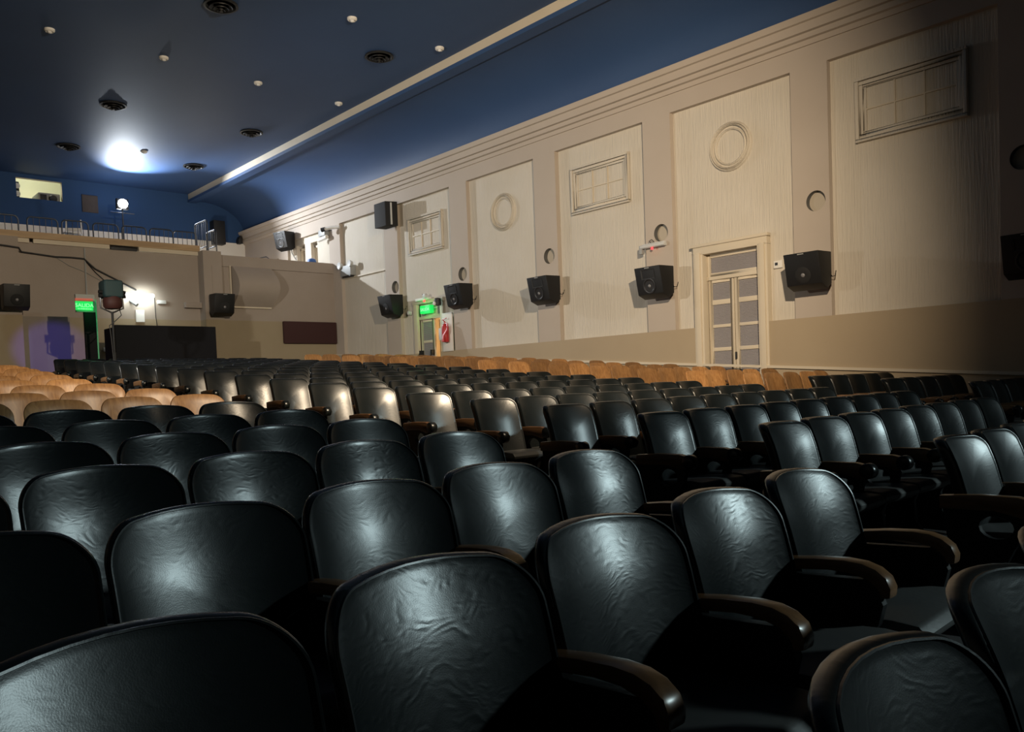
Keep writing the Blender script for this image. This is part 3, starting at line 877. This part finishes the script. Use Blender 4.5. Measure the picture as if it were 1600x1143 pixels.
lamp('rear_sign_glow', 'POINT', (-18.3, 4.95, 3.1), 1.2, (0.05, 1.0, 0.2), None, t, shadow_soft_size=0.1)
lamp('blue_lamp', 'SPOT', (-14.5, 1.0, 3.0), 1000, (0.16, 0.12, 1.0), (-21.0, 4.85, 2.45), spot_size=math.radians(11), spot_blend=0.35, shadow_soft_size=0.1)

# stage spotlight on its stand
zs_ = zf(-16.6, 4.87)
t = thing('stage_spotlight', (-16.6, 4.87, zs_), 'teal stage spotlight with a rust red hood on a tall black stand', 'spotlight')
hz = 3.24 - zs_
g = MB(); g.box(-0.20, 0.20, -0.17, 0.17, hz - 0.04, hz + 0.29); g.build('housing', MT['teal'], t, bevel=0.06, seg=3)
g = MB(); g.lathe([(0.0, 0.0), (0.13, 0.01), (0.165, 0.06), (0.17, 0.16), (0.14, 0.24), (0.0, 0.24)], (0.05, 0, hz - 0.25), 'z', 22); g.build('lens_hood', MT['rust'], t)
g = MB()
for s in (-1, 1):
    for dz in (0.07, -0.0):
        g.tube([(0.05, s * 0.17, hz + dz), (0.05, s * 0.235, hz + dz)], 0.035, 10)
g.build('tilt_knob', MT['iron'], t)
g = MB(); g.tube([(0.0, -0.19, hz + 0.05), (0.0, -0.20, hz - 0.22), (0, 0, hz - 0.31), (0.0, 0.20, hz - 0.22), (0, 0.19, hz + 0.05)], 0.016, 8); g.build('yoke', MT['chrome'], t)
g = MB(); g.tube([(0, 0, hz - 0.30), (0, 0, 0.95)], 0.022, 10); g.tube([(0, 0, 1.0), (0, 0, 0.12)], 0.032, 10); g.build('pole', MT['iron'], t)
for k in range(3):
    a = 2 * PI * k / 3 + 0.4
    g = MB(); g.tube([(0.03 * math.cos(a), 0.03 * math.sin(a), 0.45), (0.22 * math.cos(a), 0.22 * math.sin(a), 0.015)], 0.014, 8); g.build('leg', MT['iron'], t)
g = MB(); g.tube([(0.02, 0.12, hz - 0.2), (0.03, 0.15, hz - 0.35), (0.03, 0.05, hz - 0.45), (0.03, -0.07, hz - 0.55), (0.03, -0.05, hz - 0.8), (0.03, -0.02, 0.6)], 0.009, 6); g.build('cable', MT['black'], t)


# ------------------------------------------------------------------ balcony
def barrier(loc, label, wd, rz=0.0, h=1.1, m='steel', nb=5):
    t = thing('crowd_barrier', loc, label, 'barrier', 'steel barriers along the balcony edge', rz)
    r = 0.10
    pts = [(0, -wd / 2, 0.0), (0, -wd / 2, h - r)]
    for k in range(1, 6):
        a = PI / 2 * k / 5
        pts.append((0, -wd / 2 + r - r * math.cos(a), h - r + r * math.sin(a)))
    for k in range(0, 6):
        a = PI / 2 * k / 5
        pts.append((0, wd / 2 - r + r * math.sin(a), h - r + r * math.cos(a)))
    pts.append((0, wd / 2, 0.0))
    g = MB(); g.tube(pts, 0.018, 8); g.tube([(0, -wd / 2, 0.14), (0, wd / 2, 0.14)], 0.014, 8)
    g.build('frame', MT[m], t, smooth=60)
    for k in range(1, nb):
        y = -wd / 2 + wd * k / nb
        g = MB(); g.tube([(0, y, 0.14), (0, y, h - 0.005)], 0.008, 6); g.build('bar', MT[m], t, smooth=60)
    return t


BN = ['leftmost', 'second', 'third', 'fourth', 'fifth', 'sixth']
BY_ = [(3.66, 4.31), (4.48, 5.10), (5.18, 5.74), (5.84, 6.40), (6.48, 7.04), (7.12, 7.68)]
for k, (a, b) in enumerate(BY_):
    sc = 21.35 / 21.0
    barrier((-21.75, (a + b) / 2 * 1.036, 4.40), 'steel crowd barrier, %s from the left along the balcony edge' % BN[k], (b - a) * 1.03, 0, 1.20)
barrier((-21.75, 8.25, 4.40), 'steel crowd barrier at the right end of the balcony edge row', 0.60, 0, 1.19)
barrier((-21.2, 8.47, 4.97), 'taller bright steel barrier turned sideways on top of the rear column', 0.80, PI / 2, 0.80, 'steel', 7)
barrier((-21.05, 8.66, 4.97), 'shorter bright steel barrier turned sideways nearest the parapet', 0.62, PI / 2, 0.56, 'steel', 6)

# flood lamp on the balcony
FL = Vector((-25.0, 7.78, 6.86))
t = thing('flood_lamp', (FL.x, FL.y, 4.40), 'dazzling white flood lamp on a tripod up on the balcony', 'flood lamp')
hz = FL.z - 4.40
g = MB(); g.box(-0.14, 0.0, -0.16, 0.16, hz - 0.15, hz + 0.15); g.build('housing', MT['black'], t, bevel=0.02)
g = MB(); g.lathe([(0.13, 0.0), (0.125, 0.02), (0.07, 0.04), (0, 0.045)], (0.005, 0, hz), 'x', 20); g.build('lens', MT['e_flood'], t)
g = MB(); g.tube([(-0.07, 0, hz - 0.11), (-0.07, 0, 0.6)], 0.022, 8); g.build('pole', MT['steel'], t)
g = MB(); g.tube([(-0.07, -0.32, hz - 0.24), (-0.07, 0.32, hz - 0.24)], 0.018, 8); g.build('crossbar', MT['steel'], t)
for k in range(3):
    a = 2 * PI * k / 3 + 0.5
    g = MB(); g.tube([(-0.07, 0, 0.95), (-0.07 + 0.5 * math.cos(a), 0.5 * math.sin(a), 0.015)], 0.014, 8); g.build('leg', MT['steel'], t)
lamp('flood_wall_beam', 'SPOT', (FL.x + 0.12, FL.y, FL.z), 2400, (0.88, 0.94, 1.0), (FL.x + 4.6, FL.y + 4.2, FL.z - 1.3), t, spot_size=math.radians(76), spot_blend=1.0, shadow_soft_size=0.05)
lamp('flood_light', 'SPOT', (FL.x + 0.12, FL.y, FL.z), 950, (0.86, 0.93, 1.0), (FL.x + 10, FL.y + 1.0, FL.z + 9.0), t, spot_size=math.radians(96), spot_blend=1.0, shadow_soft_size=0.05)
lamp('flood_spill', 'SPOT', (FL.x - 0.35, FL.y, FL.z - 0.35), 45, (0.86, 0.93, 1.0), (FL.x - 0.3, FL.y + 0.2, FL.z + 2), t, spot_size=math.radians(176), spot_blend=1.0, shadow_soft_size=0.05)

# projector in the booth
t = thing('projector', (-26.95, 6.30, 7.02), 'dark grey projector seen in the lit projection booth window', 'projector')
g = MB(); g.box(-0.5, 0.3, -0.28, 0.28, 0.0, 0.28); g.build('body', MT['grey'], t, bevel=0.03)
g = MB(); g.lathe([(0.10, 0.0), (0.11, 0.05), (0.09, 0.08), (0, 0.06)], (0.30, 0.08, 0.12), 'x', 20); g.build('lens', MT['black'], t)
g = MB(); g.box(0.30, 0.34, -0.24, -0.08, 0.05, 0.22); g.build('vent', MT['black'], t, bevel=0.005)
tag(MB().box(-27.6, -26.72, 5.9, 6.9, 6.22, 7.02).build('projector_stand', MT['grey'], bevel=0.01), 'grey stand under the projector in the booth', 'stand')
t = thing('film_machine', (-26.9, 5.52, 6.22), 'dark reel machine at the left side of the projection window', 'machine')
g = MB(); g.box(-0.2, 0.1, -0.14, 0.06, 0, 1.34); g.build('cabinet', MT['black'], t, bevel=0.02)
for z in (1.0, 1.22):
    g = MB(); g.lathe([(0.07, 0), (0.08, 0.02), (0.05, 0.04), (0, 0.03)], (0.10, 0.0, z), 'x', 18); g.build('reel', MT['lgrey'], t)
lamp('booth_light', 'POINT', (-27.5, 5.9, 8.35), 62, (1.0, 0.98, 0.80), None, None, shadow_soft_size=0.15)
tag(MB().box(XB, XB + 0.03, 7.11, 7.54, 6.83, 7.33).build('wall_hatch', MT['brownpanel'], bevel=0.006),
    'dark brown hatch on the blue wall left of the flood lamp', 'hatch')
tag(MB().box(XB, XB + 0.35, 10.87, 11.24, 6.18, 6.93).build('floor_speaker', MT['black'], bevel=0.02),
    'dark loudspeaker box against the blue wall behind the upright barriers', 'loudspeaker')
tag(MB().prism([(11.72, 6.27), (11.84, 6.27), (11.84, 6.50), (11.78, 6.52), (11.72, 6.40)], XB + 0.02, XB + 0.25, 'yz').build('cable_box', MT['black'], bevel=0.01),
    'small black box in the corner where the cornice meets the blue wall', 'box')
tag(MB().lathe([(0.0, 0.0), (0.10, 0.0), (0.13, 0.03), (0.11, 0.10), (0.05, 0.13), (0.0, 0.13)], (-20.98, 11.45, 4.90), 'z', 18).build('cap', MT['bluething']),
    'blue cap left on top of the balcony parapet', 'cap')
t = thing('metal_frame', (-21.9, 10.45, 4.40), 'thin metal frame just showing above the parapet', 'frame')
g = MB(); g.tube([(0, -0.2, 0.0), (0, -0.2, 0.66), (0, 0.10, 0.74), (0, 0.2, 0.68), (0, 0.2, 0)], 0.015, 8); g.tube([(0, -0.2, 0.52), (0, 0.2, 0.58)], 0.012, 6); g.build('frame', MT['steel'], t)
# white plastic chair on the balcony
t = thing('plastic_chair', (-23.8, 6.12, 5.22), 'white plastic chair standing on the balcony behind the barriers', 'chair', None, -0.4)
g = MB(); g.box(-0.2, 0.2, -0.2, 0.2, 0.42, 0.45); g.build('seat', MT['white'], t, bevel=0.01)
for sx in (-1, 1):
    for sy in (-1, 1):
        g = MB(); g.tube([(0.17 * sx, 0.17 * sy, 0.43), (0.2 * sx, 0.2 * sy, 0.0)], 0.018, 8); g.build('leg', MT['white'], t)
g = MB()
for s in (-1, 1): g.tube([(-0.19, 0.19 * s, 0.44), (-0.24, 0.17 * s, 0.86)], 0.018, 8)
g.build('back_post', MT['white'], t)
g = MB(); g.box(-0.23, -0.20, -0.17, 0.17, 0.55, 0.64); g.build('back_rail', MT['white'], t, bevel=0.01)
rs = MB()
rs.box(-24.4, -23.2, 5.5, 6.8, 4.40, 5.22)
struct(rs.build('floor_riser', MT['white'], smooth=0))
tag(MB().box(-21.55, -21.25, 5.80, 6.08, 5.11, 5.17).build('equipment_case', MT['black'], bevel=0.01), 'low flat dark case on the brown balcony edge in front of the barriers', 'case')

# ------------------------------------------------------------------ ceiling fittings
base = None
for x, y, lb in ((-13.41, 5.88, 'round black ceiling diffuser at the top of the frame, nearest on the left line'),
                 (-13.67, 9.10, 'round black ceiling diffuser nearest the cream beam'),
                 (-19.30, 5.92, 'round black ceiling diffuser at the left middle of the blue ceiling'),
                 (-19.45, 9.14, 'round black ceiling diffuser left of the cream beam, middle distance'),
                 (-23.03, 5.94, 'round black ceiling diffuser above the projection window'),
                 (-23.16, 9.13, 'round black ceiling diffuser right of the flood lamp glow')):
    if base is None:
        base = thing('ceiling_diffuser', (x, y, ZC), lb, 'ceiling vent', 'round ceiling diffusers')
        g = MB()
        g.lathe([(0.27, 0.0), (0.275, -0.03), (0.24, -0.035), (0.20, 0.02), (0.20, 0.0)], (0, 0, 0), 'z', 36)
        g.build('outer_ring', MT['black'], base, smooth=50)
        for R, z in ((0.19, -0.05), (0.13, -0.075), (0.07, -0.10)):
            g = MB(); g.lathe([(R, z), (R - 0.005, z - 0.012), (R - 0.07, z + 0.03), (R - 0.065, z + 0.04), (R, z)], (0, 0, 0), 'z', 32, 0, False)
            g.build('cone_ring', MT['cabinet'], base, smooth=50)
        g = MB(); g.lathe([(0.03, -0.12), (0.03, 0.0), (0, 0)], (0, 0, 0), 'z', 12); g.build('hub', MT['black'], base)
    else:
        copy_tree(base, lb, (x, y, ZC))
base = None
for x, y, lb in ((-16.02, 3.94, 'small white ceiling spot at the upper left of the blue ceiling'),
                 (-16.10, 5.89, 'small white ceiling spot between the two left diffusers'),
                 (-16.28, 7.85, 'small white ceiling spot in the middle of the blue ceiling'),
                 (-16.41, 9.80, 'small white ceiling spot just left of the cream beam, farther one'),
                 (-12.56, 7.84, 'small white ceiling spot near the top centre of the frame'),
                 (-12.67, 9.80, 'small white ceiling spot just left of the cream beam, nearer one'),
                 (-22.46, 7.58, 'small white ceiling spot in the glow above the flood lamp')):
    if base is None:
        base = thing('ceiling_spot', (x, y, ZC), lb, 'ceiling light', 'small ceiling spots')
        g = MB(); g.lathe([(0.085, 0), (0.085, -0.03), (0.06, -0.05), (0.05, -0.02), (0, -0.02)], (0, 0, 0), 'z', 24); g.build('rim', MT['white'], base, smooth=50)
        g = MB(); g.lathe([(0.0, -0.075), (0.03, -0.065), (0.045, -0.03), (0.0, -0.02)], (0, 0, 0), 'z', 18); g.build('bulb', MT['paper'], base, smooth=50)
    else:
        copy_tree(base, lb, (x, y, ZC))


# ------------------------------------------------------------------ theatre seats
def outline(w, h, crown, rt, rb, taper=0.0, n=10):
    """rounded outline in (y,z), z from 0 to h (+crown)"""
    pts = []
    hw = w / 2
    for cx, cz, a0, rr in ((hw - rt, h - rt, 0, rt), (-hw + rt, h - rt, PI / 2, rt), (-hw + rb, rb, PI, rb), (hw - rb, rb, 1.5 * PI, rb)):
        for k in range(n + 1):
            a = a0 + PI / 2 * k / n
            pts.append((cx + rr * math.cos(a), cz + rr * math.sin(a)))
    # straight runs
    out = []
    for i, p in enumerate(pts):
        q = pts[(i + 1) % len(pts)]
        d = math.dist(p, q)
        k = max(1, int(d / 0.045))
        for s in range(k):
            t = s / k
            out.append((p[0] + (q[0] - p[0]) * t, p[1] + (q[1] - p[1]) * t))
    res = []
    for y, z in out:
        z2 = z + crown * max(0, 1 - (y / hw) ** 2) * (z / h) ** 2
        res.append((y * (1 - taper * (1 - z / h)), z2))
    return res


def back_parts(kind):
    if kind == 'curved':
        w, h, crown, rt, th, curv, lean = 0.535, 0.455, 0.028, 0.090, 0.042, 0.070, 0.115
    elif kind == 'padded':
        w, h, crown, rt, th, curv, lean = 0.452, 0.47, 0.004, 0.055, 0.062, 0.062, 0.125
    else:
        w, h, crown, rt, th, curv, lean = 0.465, 0.46, 0.020, 0.085, 0.018, 0.045, 0.115
    z0 = 0.86 - h - crown
    ol = outline(w, h, crown, rt, 0.05, 0.03)
    cz = h * 0.52

    roll = {'curved': 0.016, 'padded': 0.026, 'wood': 0.006}[kind]

    def P(y, z, off):
        return (lean * (1 - z / h) - roll * max(0.0, (z / h - 0.62) / 0.38) ** 2 + curv * (y / (w / 2)) ** 2 - curv * 0.3 + off, y, z + z0)
    if kind == 'wood':
        fr = [(1.0, 0.0), (0.995, 0.35), (0.985, 0.5), (0.7, 0.5), (0.35, 0.5)]
        bk_ = [(0.995, -0.35), (0.985, -0.5), (0.6, -0.5), (0.3, -0.5)]
        cen = (0.5, -0.5)
    elif kind == 'padded':
        fr = [(1.0, 0.0), (0.995, 0.22), (0.975, 0.40), (0.945, 0.49), (0.90, 0.50), (0.80, 0.50), (0.6, 0.53), (0.4, 0.57), (0.2, 0.6)]
        bk_ = [(0.995, -0.22), (0.975, -0.42), (0.93, -0.5), (0.5, -0.5)]
        cen = (0.6, -0.5)
    else:
        fr = [(1.0, 0.0), (0.996, 0.25), (0.986, 0.42), (0.972, 0.49), (0.960, 0.48), (0.945, 0.45), (0.90, 0.43), (0.75, 0.40), (0.55, 0.46), (0.35, 0.50), (0.15, 0.52)]
        bk_ = [(0.995, -0.25), (0.98, -0.45), (0.94, -0.5), (0.5, -0.5)]
        cen = (0.52, -0.5)
    m = MB()
    n = len(ol)

    def ring(s, o):
        i = len(m.v)
        m.v.extend(P(y * s, cz + (z - cz) * s, o * th) for y, z in ol)
        return i
    prev = ring(*fr[0]); first = prev
    for s, o in fr[1:]:
        r = ring(s, o)
        m.f += [(prev + k, prev + (k + 1) % n, r + (k + 1) % n, r + k) for k in range(n)]
        prev = r
    ci = len(m.v); m.v.append(P(0, cz, cen[0] * th))
    m.f += [(prev + k, prev + (k + 1) % n, ci) for k in range(n)]
    prev = first
    for s, o in bk_:
        r = ring(s, o)
        m.f += [(prev + (k + 1) % n, prev + k, r + k, r + (k + 1) % n) for k in range(n)]
        prev = r
    ci = len(m.v); m.v.append(P(0, cz, cen[1] * th))
    m.f += [(prev + (k + 1) % n, prev + k, ci) for k in range(n)]
    m.mi = [0] * len(m.f)
    pip = None
    if kind != 'wood':
        s, o = (0.974, 0.49) if kind == 'curved' else (0.965, 0.44)
        pip = MB(); pip.tube([P(y * s, cz + (z - cz) * s, o * th) for y, z in ol], 0.0035, 5, closed=True)
    return m, pip


def seat_mesh(w, wood_):
    m = MB()
    th = 0.028 if wood_ else 0.07
    prof = [(0.10, 0.445 - th), (0.46, 0.445 - th), (0.50, 0.445 - th * 0.6), (0.505, 0.44 - th * 0.2), (0.48, 0.452), (0.40, 0.458), (0.25, 0.448), (0.10, 0.437)]
    m.prism(prof, -w / 2, w / 2, 'xz')
    return m


def arm_mesh():
    """wooden arm: flat top, front end rolled over and down"""
    m = MB()
    top = [(0.03, 0.606), (0.10, 0.618), (0.20, 0.630), (0.29, 0.635), (0.345, 0.631), (0.385, 0.618), (0.415, 0.595), (0.428, 0.565), (0.426, 0.535)]
    bot = [(0.398, 0.530), (0.388, 0.558), (0.362, 0.580), (0.31, 0.594), (0.24, 0.596), (0.12, 0.584), (0.03, 0.572)]
    m.prism(top + bot, -0.030, 0.030, 'xz')
    return m


def padded_arm_mesh():
    """thick side board of the padded seats"""
    m = MB()
    m.prism([(0.03, 0.605), (0.20, 0.618), (0.36, 0.618), (0.42, 0.605), (0.445, 0.575), (0.43, 0.54), (0.38, 0.522), (0.33, 0.535), (0.26, 0.548), (0.03, 0.540)], -0.025, 0.025, 'xz')
    return m


def arm_roll_mesh():
    m = MB()
    m.lathe([(0.0, -0.032), (0.036, -0.032), (0.044, -0.025), (0.044, 0.025), (0.036, 0.032), (0.0, 0.032)], (0.425, 0.0, 0.572), 'y', 18)
    return m


def standard_mesh(holed=True):
    """cast iron end standard: foot, waist, curved arm support with an oval hole"""
    bm = bmesh.new()
    outer = [(0.00, 0.0), (0.44, 0.0), (0.44, 0.03), (0.36, 0.05), (0.30, 0.14), (0.29, 0.27), (0.34, 0.38), (0.385, 0.45), (0.40, 0.51), (0.38, 0.555), (0.34, 0.580), (0.04, 0.566), (0.06, 0.42), (0.11, 0.27), (0.10, 0.14), (0.05, 0.05), (0.00, 0.03)]
    hole = [(0.27 + 0.072 * math.cos(2 * PI * k / 16), 0.475 + 0.052 * math.sin(2 * PI * k / 16)) for k in range(16)]
    es = []
    for loop in ((outer, hole) if holed else (outer,)):
        vs = [bm.verts.new((x, -0.016, z)) for x, z in loop]
        for i in range(len(vs)): es.append(bm.edges.new((vs[i], vs[(i + 1) % len(vs)])))
    bmesh.ops.triangle_fill(bm, edges=es, use_beauty=True)
    ex = bmesh.ops.extrude_face_region(bm, geom=bm.faces[:])
    for v in [q for q in ex['geom'] if isinstance(q, bmesh.types.BMVert)]: v.co.y = 0.016
    bmesh.ops.recalc_face_normals(bm, faces=bm.faces)
    m = MB()
    bm.verts.index_update()
    m.v = [tuple(v.co) for v in bm.verts]
    m.f = [tuple(v.index for v in q.verts) for q in bm.faces]
    m.mi = [0] * len(m.f)
    bm.free()
    return m


SM = {}
for kind in ('curved', 'padded', 'wood'):
    b_, p_ = back_parts(kind)
    bo = b_.build('backrest', {'curved': MT['vinyl'], 'padded': MT['vinylp'], 'wood': MT['seatwood']}[kind], smooth=70)
    po = p_.build('piping', MT['vinylp'], smooth=70) if p_ else None
    so = seat_mesh({'curved': 0.50, 'padded': 0.43, 'wood': 0.42}[kind], kind == 'wood').build('seat', MT['seatwood'] if kind == 'wood' else MT['seatv'], bevel=0.010)
    SM[kind] = (bo.data, po.data if po else None, so.data)
    for q in (bo, po, so):
        if q: bpy.data.objects.remove(q)
ao = arm_mesh().build('armrest', MT['armwood'], bevel=0.012); ARM = ao.data; bpy.data.objects.remove(ao)
ao = padded_arm_mesh().build('armrest', MT['armwood'], bevel=0.010); ARMP = ao.data; bpy.data.objects.remove(ao)
ao = arm_roll_mesh().build('arm_roll', MT['vinylp'], smooth=50); ROLL = ao.data; bpy.data.objects.remove(ao)
st_ = standard_mesh().build('standard', MT['iron'], smooth=30); STD = st_.data; bpy.data.objects.remove(st_)
st_ = standard_mesh(False).build('standard', MT['iron'], smooth=30); STDS = st_.data; bpy.data.objects.remove(st_)


def part(name, data, parent, y=0.0):
    o = bpy.data.objects.new(name, data)
    COL.objects.link(o)
    o.parent = parent
    o.location = (0, y, 0)
    return o


PROTO = {}


def seat(kind, x, y, rz, pitch, label, group, end):
    """one seat carries the arm on its right-hand (-y) side; the last seat of a row carries both"""
    key = (kind, round(pitch, 3), end)
    loc = (x, y, zf(x, y))
    if key not in PROTO:
        nm = 'wooden_theatre_seat' if kind == 'wood' else 'theatre_seat'
        t = thing(nm, loc, label, 'theatre seat', group, rz)
        b = part('backrest', SM[kind][0], t)
        if SM[kind][1]: part('piping', SM[kind][1], b)
        part('seat', SM[kind][2], t)
        for s in ((-1, 1) if end else (-1,)):
            a_ = part('armrest', ARMP if kind == 'padded' else ARM, t, s * pitch / 2)
            if kind == 'padded': part('arm_roll', ROLL, a_)
            part('standard', STD if kind == 'padded' else STDS, t, s * pitch / 2)
        PROTO[key] = t
        return t
    t = copy_tree(PROTO[key], label, loc, rz)
    t['group'] = group
    return t


ORD = ['', 'first', 'second', 'third', 'fourth', 'fifth', 'sixth', 'seventh', 'eighth', 'ninth', 'tenth', 'eleventh', 'twelfth', 'thirteenth',
       'fourteenth', 'fifteenth', 'sixteenth', 'seventeenth', 'eighteenth', 'nineteenth', 'twentieth', 'twenty-first', 'twenty-second']

# --- left block (the camera stands in it); rows counted from the nearest
LEFT = [(-0.62, 2.30, 0.575, 3, 'curved'), (-1.49, 2.66, 0.570, 5, 'curved'), (-2.34, 2.47, 0.545, 5, 'curved'), (-3.24, 2.50, 0.555, 5, 'curved'),
        (-4.13, 2.52, 0.555, 5, 'curved'), (-5.00, 2.50, 0.555, 4, 'curved'), (-5.88, 2.50, 0.555, 4, 'curved'),
        (-6.75, 2.58, 0.52, 4, 'wood'), (-7.60, 2.50, 0.52, 4, 'wood'), (-8.47, 2.32, 0.52, 3, 'wood'), (-9.32, 2.28, 0.52, 3, 'wood'),
        (-10.2, 2.32, 0.52, 3, 'wood'), (-11.05, 2.35, 0.52, 3, 'wood'), (-11.9, 2.39, 0.52, 2, 'wood'), (-12.75, 2.45, 0.52, 2, 'wood'), (-13.6, 2.5, 0.52, 2, 'wood')]
for r, (xe, ye, pit, cnt, kind) in enumerate(LEFT):
    for k in range(cnt):
        y = ye - k * pit
        x = xe + 0.085 * (ye - y) + random.uniform(-0.012, 0.012)
        word = 'bare plywood' if kind == 'wood' else 'black vinyl'
        where = '%s from the aisle' % ORD[k + 1] if k else 'beside the aisle'
        lb = '%s theatre seat %s, %s row back, near left block' % (word, where, ORD[r + 1])
        seat(kind, x, y, 0.06 + random.uniform(-0.02, 0.02), pit, lb, '%s seats of the near left block' % word, k == 0)

# --- middle block across the aisle
MIDX = [-1.59, -2.52, -3.39, -4.26, -5.09, -5.95, -6.85, -7.70, -8.57, -9.47, -10.40, -11.3, -12.15, -12.95, -13.75, -14.55, -15.35, -16.15, -16.95, -17.7]
for r, xe in enumerate(MIDX):
    pit = 0.50
    for k in range(9):
        y = 4.30 + k * pit
        if r == 0 and k > 3: continue
        if r == 1 and k > 7: continue
        if r == 18 and k in (1, 2): continue            # the stage spotlight stands here
        x = xe - 0.04 * (y - 4.3) + random.uniform(-0.012, 0.012)
        where = '%s from the centre aisle' % ORD[k + 1] if k else 'beside the centre aisle'
        lb = 'black padded theatre seat %s, %s row back, middle block' % (where, ORD[r + 1])
        seat('padded', x, y, 0.0 + random.uniform(-0.02, 0.02), pit, lb, 'black padded seats of the middle block', k == 8)

# --- block along the right wall
for r in range(17):
    xe = -3.22 - 0.88 * r
    kind = 'padded' if r < 3 else 'wood'
    pit = 0.49
    for k in range(5):
        y = 9.32 + k * pit
        if r == 0 and k > 3: continue
        x = xe - 0.05 * (y - 9.3) + random.uniform(-0.012, 0.012)
        word = 'bare plywood' if kind == 'wood' else 'black padded'
        where = '%s from the side aisle' % ORD[k + 1] if k else 'beside the side aisle'
        lb = '%s theatre seat %s, %s row back, right wall block' % (word, where, ORD[r + 1])
        seat(kind, x + (random.uniform(-0.05, 0.05) if kind == 'wood' else 0), y, 0.03 + random.uniform(-0.05, 0.05), pit, lb, '%s seats along the right wall' % word, k == 4)
